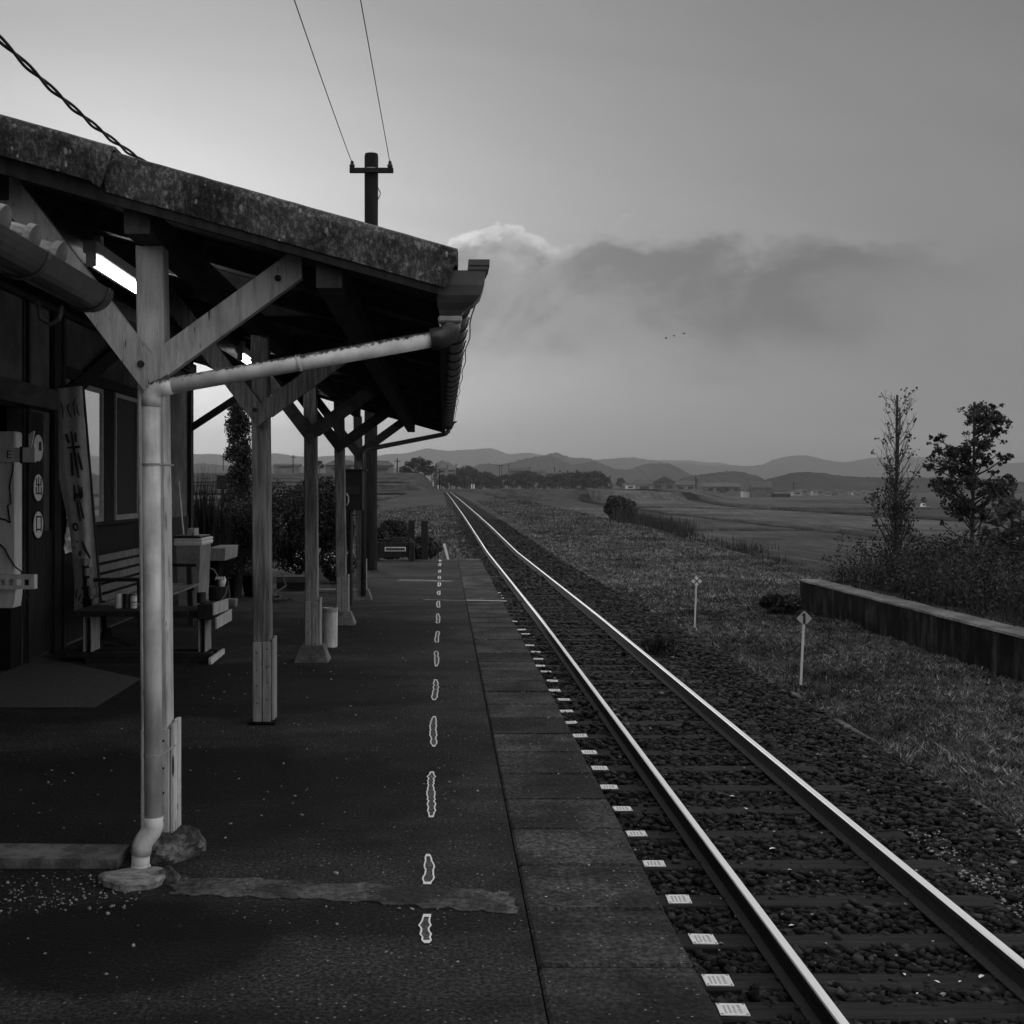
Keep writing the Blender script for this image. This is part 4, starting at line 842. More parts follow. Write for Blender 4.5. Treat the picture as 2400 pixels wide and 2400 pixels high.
for x in (827, 915):
    q = MB(); c = (px(x, UY), UY - .155, za + .031); q.lathe(c, [(.03, 0), (.045, .02), (.045, .05), (.025, .07), (.03, .1), (.012, .12)], 10); q.build('insulator', m_cable, arm); ins.append(Vector(c) + Vector((0, 0, .08)))
q = MB(); q.tube([(ux + .11, UY - .02, pz(438, UY)), (px(892, UY), UY - .02, pz(453, UY)), (px(890, UY), UY - .02, pz(460, UY)), (ux + .115, UY - .02, pz(470, UY))], .008, 6); q.build('loose_wire', m_cable, up_)
for i0, (x0, Yt, zt_), lab in ((ins[0], (690, 12.05, 6.37), 'thin overhead wire on the far-from-track end of the cross arm'), (ins[1], (845, 13.0, 6.77), 'thin overhead wire on the track-side end of the cross arm')):
    mid = Vector((px(x0, Yt), Yt, zt_)); dirv = (mid - i0); end = Vector((i0.x + dirv.x * 5, -18, 6.9))
    q = MB(); pts = []
    for k in range(41):
        t = k / 40; Yk = i0.y + (end.y - i0.y) * t; tm = (mid.y - i0.y) / (end.y - i0.y)
        lin = i0.lerp(end, t); sag = (mid.z - i0.lerp(end, tm).z) / (tm * (1 - tm)); pts.append((i0.x + (mid.x - i0.x) * t / tm * (1 if t < .4 else 1), Yk, lin.z + sag * t * (1 - t)))
    q.tube(pts, .0065, 6); tag(q.build('overhead_wire', m_cable), lab, 'wire', 'wires on the utility pole')
# twisted service cable running to the canopy roof
q = MB(); A = Vector((px(340, 4.35), 4.35, pz(382, 4.35))); B = Vector((px(0, 3.15), 3.15, pz(92, 3.15))); C = B + (B - A) * 5 + Vector((0, 0, .9))
for ph in (0, math.pi):
    pts = []
    for k in range(121):
        t = k / 120 * 3.0; base = A + (B - A) * t + Vector((0, 0, -.05 * t * (1 - t) * 1.6 if t < 1 else .08 * (t - 1)))
        d = (B - A).normalized(); s1 = d.orthogonal().normalized(); s2 = d.cross(s1); a = t * 22 + ph
        pts.append(base + (s1 * math.cos(a) + s2 * math.sin(a)) * .0058)
    q.tube(pts, .0046, 7)
tag(q.build('service_cable', m_cable), 'twisted black service cable slanting down to the canopy roof', 'cable')

# ------------------------------------------------------------------ neighbouring tiled eave (left edge of the picture)
an = empty('tiled_annex', (-2.3, 3, 0), 'small annex whose round-tiled eave juts in before the canopy', 'building')
q = MB(); q.box((-4.2, -.5, 0), (-2.2, 3.75, 2.2)); q.build('wall', m_board, an)
q = MB(); q.prism([(-1.34, -.6, 2.105), (-3.4, -.6, 2.72), (-3.4, -.6, 2.62), (-1.34, -.6, 2.04)], (0, 4.62, 0)); q.build('roof', m_tile, an)
t0 = None
for k in range(17):
    Y = 3.86 - .25 * k
    if t0 is None:
        q = MB(); ax = Vector((-1.0, 0, .2985)).normalized(); st = Vector((-1.26, 0, 2.112))
        q.tube([st, st + ax * .022], .052, 16); q.tube([st + ax * .022, st + ax * 2.0], .040, 12); t0 = q.build('round_tile', m_tile, None); t0.parent = an; o = t0
    else: o = copy_tree(t0, an)
    o.location = Vector((0, Y, 0)) - org(an)
q = MB(); rs = []
for Y in (-.6, 1.5, 4.12):
    r = .075; cx, cz = -1.235, 2.045
    rs.append([(cx + r * math.cos(a), Y, cz + r * math.sin(a)) for a in [math.pi + math.pi * j / 12 for j in range(13)]] + [(cx + (r - .005) * math.cos(a), Y, cz + (r - .005) * math.sin(a)) for a in [2 * math.pi - math.pi * j / 12 for j in range(13)]])
q.rings(rs); q.prism([(-1.235 + .075 * math.cos(a), 4.121, 2.045 + .075 * math.sin(a)) for a in [math.pi + math.pi * j / 12 for j in range(13)]], (0, .006, 0)); ag = q.build('gutter', m_gut, an)
for Y in (3.44, 2.4, 1.4, 4.06):
    q = MB(); q.tube([(-1.235 + .079 * math.cos(a), Y, 2.045 + .079 * math.sin(a)) for a in [math.pi + math.pi * j / 12 for j in range(13)]], .006, 6); q.build('gutter_bracket', m_gut, ag)
q = MB(); q.tube([(-1.30, 4.0, 1.975), (-1.31, 4.0, 1.93), (-1.34, 4.0, 1.91), (-1.375, 4.0, 1.93), (-1.385, 4.0, 1.99)], .008, 8); q.build('hook', m_gut, an)

# ------------------------------------------------------------------ end of the platform
for x0, x1, yt, lab in ((957, 972, 1219, 'short black timber post at platform end, beside the planter'), (987, 1003, 1221, 'short black timber post at platform end, nearer the rails')):
    Y = 22.6; q = MB(); q.box((px(x0, Y), Y, -.3), (px(x1, Y), Y + .12, pz(yt, Y)), bev=.008); tag(q.build('timber_post', m_woodk), lab, 'post', 'black posts at the platform end')
ep = empty('end_planter', (px(925, 22), 22, 0), 'black planter box with a pale framed plate at the platform end', 'planter'); Y = 22.0
q = MB(); q.box((px(882, Y), Y, .07), (px(969, Y), Y + .3, pz(1272, Y)), bev=.006); q.box((px(958, Y), Y - .03, 0), (px(971, Y), Y + .33, pz(1270, Y)), bev=.006); q.box((px(880, Y), Y - .03, 0), (px(887, Y), Y + .33, pz(1270, Y)), bev=.006); q.build('box_body', m_woodk, ep)
q = MB(); q.box((px(902, Y), Y - .02, pz(1292, Y)), (px(951, Y), Y - .004, pz(1282, Y))); pl = q.build('name_plate', m_white, ep)
q = MB(); q.box((px(904, Y), Y - .024, pz(1290, Y)), (px(949, Y), Y - .0205, pz(1284, Y))); q.build('plate_band', m_worn, pl)
Vl, Fl = leaves(blob((px(925, Y), Y + .15, .37), (.36, .14, .07), 500, .1), .03); npmesh('planter_plants', Vl, Fl, m_weed, ep)
q = MB(); Y = 24; q.bar((px(1057, Y), Y, -.3), (px(1041, Y), Y + .1, pz(1275, Y)), .05, .05, up=(0, 1, 0)); tag(q.build('leaning_stake', m_white), 'short pale stake leaning in the grass past the platform end', 'stake')

# ------------------------------------------------------------------ diamond markers beyond the track
def marker(x, yb, Y, yc, ch, lab):
    Xb, zb = px(x, Y), pz(yb, Y); xc = px(x + (8 if ch == '1' else 4.5), Y); zc = pz(yc, Y)
    e = empty('distance_marker', (Xb, Y, zb), lab, 'sign', 'diamond markers beyond the track')
    q = MB(); q.tube([(Xb, Y, zb - .25), (Xb + .004, Y, zb)], .012, 8, 1); q.tube([(Xb + .004, Y, zb), (xc, Y, zc)], .015, 8, 0); q.build('marker_post', [m_white, m_ink], e)
    hw = .09 if ch == '1' else .088; lo = -.062 if ch == '1' else -hw
    pl = [(xc - hw, Y - .017, zc), (xc, Y - .017, zc + hw), (xc + hw, Y - .017, zc)] + ([(xc + .03, Y - .017, zc + lo), (xc - .03, Y - .017, zc + lo)] if ch == '1' else [(xc, Y - .017, zc - hw)])
    q = MB(); q.prism(pl, (0, -.006, 0)); bd = q.build('marker_board', mat('marker_paint', .34 if ch == '1' else .62, .28 if ch == '1' else .55, rough=.6), e)
    q = MB()
    if ch == '1': q.box((xc - .016, Y - .027, zc - .06), (xc + .012, Y - .0235, zc + .062)); q.prism([(xc - .030, Y - .0235, zc + .030), (xc - .016, Y - .0235, zc + .030), (xc - .016, Y - .0235, zc + .062)], (0, -.003, 0))
    else: q.bar((xc - .052, Y - .025, zc - .052), (xc + .052, Y - .025, zc + .052), .003, .016, up=(1, 0, -1)); q.bar((xc - .052, Y - .0255, zc + .052), (xc + .052, Y - .0255, zc - .052), .003, .016, up=(1, 0, 1))
    q.build('marker_symbol', m_ink, bd)
marker(1876, 1605, 13.6, 1449, '1', 'white diamond marker with a black figure 1 on a thin post')
marker(1627.5, 1471, 19.4, 1362, 'X', 'white diamond marker with a black cross on a thin post')

# ------------------------------------------------------------------ old platform across the track
op = empty('old_platform', (6.9, 12, -.95), 'disused low platform with a stained concrete wall across the track', 'old platform')
PX = 6.86; zt = -.40
q = MB(); ysn = list(np.linspace(1, 22.4, 60)); rs = []
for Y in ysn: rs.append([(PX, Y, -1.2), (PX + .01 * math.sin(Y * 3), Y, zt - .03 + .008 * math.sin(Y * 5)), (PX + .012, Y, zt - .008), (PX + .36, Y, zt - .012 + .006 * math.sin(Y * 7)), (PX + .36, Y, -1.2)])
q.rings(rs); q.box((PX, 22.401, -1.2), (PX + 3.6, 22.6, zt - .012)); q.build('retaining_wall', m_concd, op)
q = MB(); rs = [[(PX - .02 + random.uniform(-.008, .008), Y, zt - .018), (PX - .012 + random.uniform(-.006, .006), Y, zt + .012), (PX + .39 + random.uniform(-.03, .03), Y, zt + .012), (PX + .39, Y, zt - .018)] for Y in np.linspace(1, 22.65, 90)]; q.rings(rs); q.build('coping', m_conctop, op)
V, Fc = grid(np.linspace(PX + .362, 11.2, 20), np.linspace(1, 22.4, 60), lambda X, Y: zt - .02 + .05 * vnoise(X, Y, 2) - 2.6 * sstep(X, 10.2, 11.2)); npmesh('earth_fill', V, Fc, m_earth, op)

# ------------------------------------------------------------------ vegetation
def land_pts(n, x0, x1, y0, y1): X, Y = spread(n, x0, x1, y0, y1); return np.stack([X, Y, zland(X, Y)], 1)
# mown grass right of the track
P1 = land_pts(96000, 3.90, 6.85, 6, 26); P2 = land_pts(70000, 4.0, 10.4, 22.7, 60); P3 = land_pts(30000, 4.2, 11.0, 55, 150)
def patchy(P, s=1.3, k=.55): return P[(vnoise(P[:, 0], P[:, 1], s) + .6 * vnoise(P[:, 0], P[:, 1], s * 3.1) + rng.normal(0, .5, len(P))) > -k]
P1, P2 = patchy(P1), patchy(P2)
g1 = blades(P1, .045 + .035 * np.clip(vnoise(P1[:, 0], P1[:, 1], 1.9), 0, 1), .007 + .0006 * P1[:, 1], 2.4); g2 = blades(P2, .08, .006 + .0007 * P2[:, 1], 2.0); g3 = blades(P3, .13, .0008 * P3[:, 1], 1.2)
X, Y = spread(26000, -5, 1.1, 22.8, 120); X += shift(Y); PL = np.stack([X, Y, zland(X, Y)], 1); g4 = blades(PL, .14, .0012 * PL[:, 1], 1.2)
stuff(npmesh('grass', *g1, m_grass), 'rough green grass between the track and the old platform', 'grass')
stuff(npmesh('dry_grass', *cat(g2, g3, g4), m_drygrass), 'paler dry mown grass farther along both sides of the track', 'grass')
P1 = land_pts(5200, 3.95, 6.8, 6.5, 24); P1 = P1[vnoise(P1[:, 0], P1[:, 1], 2.3) > .25]; P1[:, 2] += .03; v1 = leaves(P1, .012, 5, -1)
P2 = land_pts(2600, 4.1, 9.5, 22, 50); P2[:, 2] += .04; v2 = leaves(P2, .02, 5)
stuff(npmesh('hay', *cat(v1, v2), m_straw), 'pale cut straw lying in wisps on the mown grass', 'straw')
# tall weeds on the old platform
X = rng.uniform(PX + .55, 10.4, 900); Y = rng.uniform(7, 22.3, 900); hgt = rng.uniform(.45, .98, 900) * (.7 + .3 * sstep(X, PX + .5, PX + 1.3)); zb = zt - .02
st = [np.stack([X + rng.normal(0, .05, 900) * k, Y + rng.normal(0, .05, 900) * k, zb + hgt * k / 4], 1) for k in range(5)]
LP = []
for k in range(1, 5):
    for r in range(20): LP.append(st[k] + rng.normal(0, .085, (900, 3)) * [1, 1, .8] - [0, 0, .08 * (r % 3)])
LP = np.concatenate(LP); LP = LP[LP[:, 0] > PX + .30]; LP = np.concatenate([LP, LP[::2] + rng.normal(0, .04, LP[::2].shape)]); wl = leaves(LP, .029, 2.2)
PB = np.stack([rng.uniform(PX + .36, 10.3, 5000), rng.uniform(5, 22.4, 5000), np.full(5000, zb)], 1); wb = blades(PB, .62, .014, .5)
Vb, Fb = wb; Fb4 = np.concatenate([Fb, Fb[:, 2:3]], 1)
stuff(npmesh('weeds', wl[0], wl[1], m_weed), 'dense dark weeds overgrowing the old platform', 'weeds')
stuff(npmesh('tall_grass', Vb, Fb, m_reed), 'tall grass stems between the weeds on the old platform', 'grass')
PF = LP[rng.integers(0, len(LP), 130)] + [0, 0, .03]; stuff(npmesh('wild_flowers', *leaves(PF, .028, 1.2), m_petal), 'tiny pale flowers dotted over the old platform weeds', 'flowers')
# reeds along the top of the bank, and clumps beyond
Pr = []
for (x, y, wdt, n, hh) in [(1740, 1262, 60, 700, 1.0), (1560, 1232, 70, 1500, 1.3), (1510, 1225, 45, 1500, 1.5), (1480, 1232, 40, 1000, 1.2), (1400, 1210, 70, 1000, .9), (1300, 1195, 80, 1300, .9), (1240, 1192, 60, 900, .8), (1190, 1180, 40, 500, .7), (1640, 1245, 80, 700, .7), (1840, 1300, 50, 900, .8), (1700, 1262, 100, 500, .6)]:
    n = int(n * (.6 if x in (1560, 1510, 1480, 1740) else .28)); hh = hh * (.85 if x in (1560, 1510, 1480) else .38); Yc = gy(y, -.95); xx = rng.normal(0, wdt * .5, n) + x; Yy = Yc * (1 + rng.normal(0, .05, n)); Xx = px(xx, Yy); Pr.append((np.stack([Xx, Yy, np.maximum(zland(Xx, Yy), -1.6)], 1), hh, .00075 * Yc))
rd_ = [blades(a, h_, w_, .35) for a, h_, w_ in Pr]
stuff(npmesh('reeds', *cat(*rd_), m_reed), 'dark reeds along the bank between the mown grass and fields', 'reeds')

def branchy(base, hgt, lean, nb, rad, up=.8, seed=1, z0=.18, len_=.35, sub=3):
    """trunk and limbs as one tapered mesh; returns MB and list of twig tips"""
    rr = random.Random(seed); q = MB(); base = Vector(base); tips = []
    tp = [base + Vector((lean[0] * t + .02 * math.sin(5 * t + seed) * hgt * .3, lean[1] * t, hgt * t)) for t in [k / 10 for k in range(11)]]
    q.tube(tp, [rad * (1 - .85 * k / 10) for k in range(11)], 7)
    for i in range(nb):
        t = z0 + (1 - z0) * (i + rr.random()) / nb; t = min(t, .98); k = t * 10; a = tp[int(k)].lerp(tp[min(int(k) + 1, 10)], k - int(k))
        ang = i * 2.4 + rr.uniform(-.5, .5); L = hgt * len_ * (1.1 - .6 * t) * rr.uniform(.6, 1.2)
        d = Vector((math.cos(ang), math.sin(ang), up * rr.uniform(.6, 1.4))).normalized(); pts = [a]
        for s in range(4): pts.append(pts[-1] + d * L / 4); d = (d + Vector((rr.uniform(-.2, .2), rr.uniform(-.2, .2), rr.uniform(.0, .25)))).normalized()
        r0 = rad * (1 - .8 * t) * .5; q.tube(pts, [max(.004, r0 * (1 - .2 * s)) for s in range(5)], 5); tips += [pts[2], pts[3], pts[4]]
        for s in range(sub):
            b0 = pts[rr.randint(1, 3)]; d2 = (d + Vector((rr.uniform(-.9, .9), rr.uniform(-.9, .9), rr.uniform(0, .8)))).normalized(); e = b0 + d2 * L * rr.uniform(.3, .6)
            q.tube([b0, b0.lerp(e, .5) + Vector((0, 0, .01)), e], [max(.003, r0 * .4), .0026, .0018], 4); tips += [b0.lerp(e, .6), e]
    return q, tips
def tree(name, base, hgt, lean, nb, rad, leaf, nleaf, spread_, lsize, label, up=.8, seed=1, z0=.18, len_=.35, tipsel=None, stake=None, group=None, stakecat='stake'):
    e = empty(name, base, label, 'tree', group); q, tips = branchy(base, hgt, lean, nb, rad, up, seed, z0, len_); q.build('trunk', m_bark, e)
    if tipsel: tips = [t for t in tips if tipsel(t)]
    T = np.array([tuple(t) for t in tips]); P = T[rng.integers(0, len(T), nleaf)] + rng.normal(0, spread_, (nleaf, 3)) * [1, 1, .7]
    npmesh('crown', *leaves(P, lsize, 1.6, -.4), leaf, e)
    return e
ga = 'young trees on the old platform'
YA = 21.0; XA = px(2098, YA); zg = zt - .02
tree('young_tree', (XA, YA, zg), pz(955, YA) - zg, (.06, 0), 70, .042, m_leafd, 1700, .055, .036, 'thin half-bare young tree tied to a stake on the old platform', up=1.7, seed=3, z0=.13, len_=.27, tipsel=lambda t: random.random() < max(.06, 1.15 - (t.z - zg) / 2.3), group=ga)
YB = 19.5; XB = px(2276, YB)
clB = [(1180, 500, 60), (1100, 610, 55), (1230, 640, 110), (1280, 740, 110), (1110, 740, 50), (1500, 300, 110), (1570, 260, 110), (1480, 400, 110), (1640, 330, 90), (1720, 200, 50), (1740, 300, 40), (1660, 450, 80), (1450, 560, 110), (1360, 590, 80), (1450, 700, 120), (1560, 680, 70), (1680, 670, 60), (1760, 610, 45), (1210, 900, 80), (1290, 950, 120), (1130, 960, 60), (1350, 880, 90), (1600, 930, 120), (1680, 880, 90), (1560, 1010, 100), (1720, 960, 60), (1240, 1080, 90), (1330, 1110, 100), (1260, 1160, 60), (1420, 1150, 90), (1520, 1180, 80), (1600, 1150, 60), (1265, 1265, 30), (1770, 790, 25), (1450, 830, 80)]
def crown_tree(name, base, hgt, clusters, ox, oy, s, Yt, dens, lsize, label, seed, leaf, rad=.05):
    e = empty(name, base, label, 'tree', ga); rr = random.Random(seed); q = MB(); b0 = Vector(base)
    tp = [b0 + Vector((.05 * t * hgt * .4, 0, hgt * t)) for t in [k / 10 for k in range(11)]]; q.tube(tp, [rad * (1 - .85 * k / 10) for k in range(11)], 7)
    Ps = []
    for (cx, cy, r) in clusters:
        Yc = Yt + rr.uniform(-.45, .45); c = Vector((px(ox + cx / s, Yt), Yc, pz(oy + cy / s, Yt))); rw = r / s * Yt / F
        k = min(max((c.z - b0.z) / hgt - .10, .12), .93) * 10; a = tp[int(k)].lerp(tp[int(k) + 1], k - int(k)); m = a.lerp(c, .5) + Vector((0, 0, -.03))
        q.tube([a, m, c], [rad * .4, rad * .25, .006], 5)
        for j in range(max(3, int(dens * (r / 60) ** 1.6))):
            c2 = c + Vector((rr.gauss(0, .55), rr.gauss(0, .55), rr.gauss(0, .45))) * rw; Ps.append(blob(tuple(c2), (rw * .36, rw * .36, rw * .26), 17, .1)); e_ = c.lerp(c2, 1.35); q.tube([m.lerp(c, .7), c2, e_], [.007, .004, .002], 4)
    q.build('trunk', m_bark, e); npmesh('crown', *leaves(np.concatenate(Ps), lsize, 1.5, -.3), leaf, e); return e
crown_tree('young_tree', (XB, YB, zg), pz(960, YB) - zg, clB, 1900, 900, 3.864, YB, 9, .036, 'leafy young tree with ragged clumps beside the half-bare one', 5, m_leafd)
YC = 17.5
clC = [(1780, 1100, 90), (1880, 1070, 80), (1700, 1170, 80), (1640, 1240, 70), (1830, 1190, 90), (1940, 1130, 80), (1560, 1340, 70), (1640, 1370, 60), (1740, 1400, 80), (1850, 1340, 90), (1960, 1280, 90), (1540, 1430, 50), (1900, 1420, 80), (2050, 1150, 90), (2100, 1300, 100), (2020, 1400, 80), (1820, 1450, 60)]
crown_tree('young_tree', (px(2388, YC), YC, zg), pz(1165, YC) - zg, clC, 1900, 900, 3.864, YC, 8, .034, 'spreading low young tree cut by the right edge of the view', 8, m_leafm)
for x0, yt, Y, lab in ((2107, 925, YA, 'tall straight stake standing in the half-bare young tree'), (2289, 941, YB + .1, 'tall straight stake standing in the leafy young tree'), (2380, 1148, YC + .1, 'short stake standing in the spreading low tree')):
    q = MB(); q.tube([(px(x0 - 6, Y), Y + .08, zg - .1), (px(x0, Y), Y + .08, pz(yt, Y))], .022, 8); tag(q.build('tree_stake', m_bark), lab, 'stake', 'stakes of the young trees')

def shrub(name, base, radii, n, lsize, leaf, label, cat_='shrub', lumps=9, seed=0, group=None):
    e = empty(name, base, label, cat_, group); rr = random.Random(seed); Ps = []; b0 = Vector(base); q = MB()
    for k in range(lumps):
        d = Vector((rr.gauss(0, 1), rr.gauss(0, 1), rr.uniform(-.2, 1.0))).normalized(); c = b0 + Vector((d.x * radii[0] * .6, d.y * radii[1] * .6, radii[2] * (.95 + d.z * .62)))
        f = rr.uniform(.34, .5); Ps.append(blob(tuple(c), (radii[0] * f, radii[1] * f, radii[2] * f), n // lumps, .5))
        q.tube([b0, b0.lerp(c, .5) + Vector((0, 0, .05)), c], [.03, .02, .008], 5)
    Ps.append(blob((b0.x, b0.y, b0.z + radii[2] * .8), (radii[0] * .8, radii[1] * .8, radii[2] * .75), n // 2, .2))
    q.build('stem', m_bark, e); npmesh('crown', *leaves(np.concatenate(Ps), lsize, 1.7), leaf, e); return e
shrub('shrub', (px(700, 18.2), 18.2, 0), (.95, .9, .84), 30000, .026, m_shrub, 'large round shrub between the second and third posts', lumps=16, seed=2)
shrub('shrub', (px(548, 17.0), 17.0, 0), (.80, .7, .68), 22000, .022, m_shrub, 'dense dark shrub below the tall conifer', lumps=13, seed=4)
shrub('shrub', (px(770, 19.5), 19.5, 0), (.42, .5, .60), 10000, .026, m_shrub, 'paler shrub between the third and fourth posts', lumps=9, seed=6)
shrub('shrub', (px(460, 15.9), 15.9, 0), (.30, .35, .62), 3000, .036, m_leafk, 'narrow spiky shrub at the station building corner', lumps=7, seed=9)
shrub('shrub', (px(790, 16.8), 16.8, 0), (.28, .3, .28), 4000, .028, m_leafd, 'low shrub with pale blooms behind the fourth post', lumps=7, seed=12)
shrub('shrub', (px(915, 27), 27, -.3), (.55, .6, .52), 4500, .05, m_weed, 'weedy bush right of the utility pole', lumps=9, seed=14)
shrub('shrub', (px(985, 34), 34, -.7), (.7, .8, .35), 2500, .06, m_weed, 'low bush on the bank behind the short black posts', lumps=6, seed=15)
shrub('shrub', (px(1545, 16.3), 16.3, -.98), (.26, .26, .17), 1500, .045, m_leafm, 'leafy weed clump at the ballast edge by the cross marker', lumps=6, seed=16)
shrub('shrub', (px(1835, 21.6), 21.6, -.95), (.42, .4, .20), 2600, .04, m_weed, 'low grassy clump at the corner of the old platform', lumps=6, seed=17)
shrub('round_bush', (px(1457, 85), 85, -1.15), (1.3, 1.2, 1.1), 6000, .12, m_leafd, 'lone round bush beyond the reeds at the field edge', 'bush', lumps=14, seed=19)
Pf = np.concatenate([blob((px(x, Y), Y - .3, pz(y, Y)), (r, .2, r * .8), 16, .1) for x, y, Y, r in ((664, 1230, 17.4, .09), (712, 1295, 17.4, .10), (700, 1330, 17, .08), (752, 1290, 16.6, .07), (775, 1300, 16.6, .10), (782, 1325, 16.5, .08), (830, 1290, 17, .1), (835, 1320, 17, .1))])
stuff(npmesh('garden_blossom', *leaves(Pf, .022, 1.2), m_petal), 'pale blossom dotted over the garden shrubs', 'blossom')
Pg = np.stack([rng.normal(px(478, 15.6), .13, 420), rng.normal(15.6, .12, 420), np.full(420, .55)], 1); stuff(npmesh('tall_grass', *blades(Pg, .95, .016, .32), m_reed), 'dark plume of tall grass at the station building corner', 'grass')
# tall conifer behind the garden
cb = (px(563, 18.4), 18.4, 0); e = empty('conifer', cb, 'tall narrow conifer behind the second post', 'tree'); q = MB(); q.tube([cb, (cb[0] - .02, cb[1], 1.6), (cb[0] - .05, cb[1], 2.75)], [.06, .04, .01], 7); q.build('trunk', m_bark, e); Ps = []
for k in range(150):
    t = random.random(); z_ = .5 + t * 2.15; r = .32 * (1 - max(0, t - .62) / .42 * .85) * (.75 + .25 * math.sin(t * 9)); a = random.uniform(0, 6.28); rr_ = random.uniform(.3, 1) * r
    Ps.append(blob((cb[0] - .02 + rr_ * math.cos(a) - .05 * max(0, t - .8) * 3, cb[1] + rr_ * math.sin(a), z_), (.085, .085, .14), 110, .1))
for k in range(10): Ps.append(blob((cb[0] - .085 + .01 * k % .03, cb[1], 2.45 + .035 * k), (.045 - .003 * k, .05, .05), 26, .1))
npmesh('crown', *leaves(np.concatenate(Ps), .020, 2.4, 1.2), m_leafk, e)
q = MB(); Y = 23; q.box((px(507, Y), Y, pz(1146, Y)), (px(533, Y), Y + .1, pz(1116, Y)), bev=.02); q.box((px(518, Y), Y + .02, -.2), (px(524, Y), Y + .08, pz(1146, Y) - .001)); q.box((px(505, Y), Y - .01, pz(1116, Y) + .001), (px(536, Y), Y + .12, pz(1114, Y)), bev=.004); tag(q.build('dark_board', m_blackpaint), 'dark upright board standing behind the garden shrubs', 'board')

# ------------------------------------------------------------------ fields, road, crossing
def field(x0, x1, y0, y1, hh):
    X = np.linspace(x0, x1, max(3, int((x1 - x0) / 6))); Yv = np.linspace(y0, y1, max(4, int((y1 - y0) / 8)))
    V, Fc = grid(X, Yv, lambda a, b: zland(a, b) + hh + .03 * vnoise(a, b, .7)); nx = len(X); ny = len(Yv)
    Vl = V.copy(); Vl[:, 2] -= hh + .1; n = len(V); ring = [i for i in range(nx)] + [j * nx + nx - 1 for j in range(1, ny)] + [(ny - 1) * nx + i for i in range(nx - 2, -1, -1)] + [j * nx for j in range(ny - 2, 0, -1)]
    sk = [(ring[k] + n, ring[(k + 1) % len(ring)] + n, ring[(k + 1) % len(ring)], ring[k]) for k in range(len(ring))]
    return struct(npmesh('rice_field', np.concatenate([V, Vl]), np.concatenate([Fc, np.array(sk)]), m_rice))
for x0, x1 in ((16.5, 36.5), (39.5, 65), (69, 108), (112, 170), (176, 300)):
    for y0, y1 in ((24, 116), (119, 238), (243, 420), (430, 640)):
        if not (x0 < 20 and y0 > 240): field(x0, x1, y0, y1 - (x0 * .05 if y0 < 400 else 0), random.uniform(.35, .75))
field(-70, -8, 152, 213, .25); field(-70, -7, 60, 128, .3); field(-75, -7, 218, 234, .2); field(-75, -6, 238, 254, .25)
def draped(name, pts, wd, m, dz):
    q = MB(); n = 60; P = [Vector((interp(k / n, np.linspace(0, 1, len(pts)), [p_[0] for p_ in pts]), interp(k / n, np.linspace(0, 1, len(pts)), [p_[1] for p_ in pts]), 0)) for k in range(n + 1)]
    L = []
    for k, a in enumerate(P):
        d = (P[min(k + 1, n)] - P[max(k - 1, 0)]).normalized(); s = Vector((-d.y, d.x, 0)) * wd / 2; z_ = float(zland(a.x, a.y)) + dz
        L.append(((a + s).x, (a + s).y, z_)); L.append(((a - s).x, (a - s).y, z_))
    q.add(L, [(2 * k, 2 * k + 1, 2 * k + 3, 2 * k + 2) for k in range(n)]); return struct(q.build(name, m))
for xd in (38, 67, 110, 173):
    draped('ditch', [(xd, 26), (xd, 230), (xd, 420), (xd, 640)], 2.6, m_bal, .2)
for yd in (117.5, 240.5, 425): draped('ditch', [(17 if yd < 200 else 40, yd), (140, yd), (300, yd)], 2.4, m_bal, .2)
draped('crossing_road', [(-70, 327), (-20, 327), (5, 327), (60, 327)], 3.4, m_road, .06)
for yp in (219, 237.5, 257, 276): draped('field_path', [(-80, yp), (-30, yp), (-9, yp)], .8, m_road, .06)
draped('field_path', [(-80, 216), (-30, 216), (-7, 216)], 1.0, m_road, .15)
for x, Y, hh, lab in ((1018, 322, 3.4, 'level crossing signal left of the rails'), (1088, 331, 3.3, 'level crossing signal right of the rails')):
    X = px(x, Y); zg_ = float(zland(X, Y)); e = empty('crossing_signal', (X, Y, zg_), lab, 'signal', 'signals at the far level crossing')
    q = MB(); q.tube([(X, Y, zg_ - .2), (X, Y, zg_ + hh)], .08, 8); q.build('signal_post', m_concd, e)
    q = MB(); q.bar((X - .55, Y - .1, zg_ + hh - .5), (X + .55, Y - .1, zg_ + hh + .3), .04, .16); q.bar((X - .55, Y - .14, zg_ + hh + .3), (X + .55, Y - .14, zg_ + hh - .5), .04, .16); q.build('crossbuck', m_blackpaint, e)
    q = MB(); q.box((X - .55, Y - .2, zg_ + hh - 1.2), (X + .55, Y - .02, zg_ + hh - .9)); q.build('lamp_bar', m_blackpaint, e)
for x, lab in ((1105.5, 'white marker post at the crossing road, nearer the rails'), (1111, 'white marker post at the crossing road, farther from the rails')):
    Y = 330; X = px(x, Y); zg_ = float(zland(X, Y)); q = MB(); q.box((X - .18, Y, zg_ - .1), (X + .18, Y + .3, zg_ + 1.25), bev=.03); tag(q.build('marker_post', m_plate), lab, 'post', 'white posts at the far crossing')
for x, lab in ((1015, 'white gate post left of the crossing signal'), (1027, 'white gate post between the crossing signal and the rails')):
    Y = 321; X = px(x, Y); zg_ = float(zland(X, Y)); q = MB(); q.box((X - .1, Y, zg_ - .1), (X + .1, Y + .2, zg_ + 1.1), bev=.02); tag(q.build('gate_post', m_plate), lab, 'post')

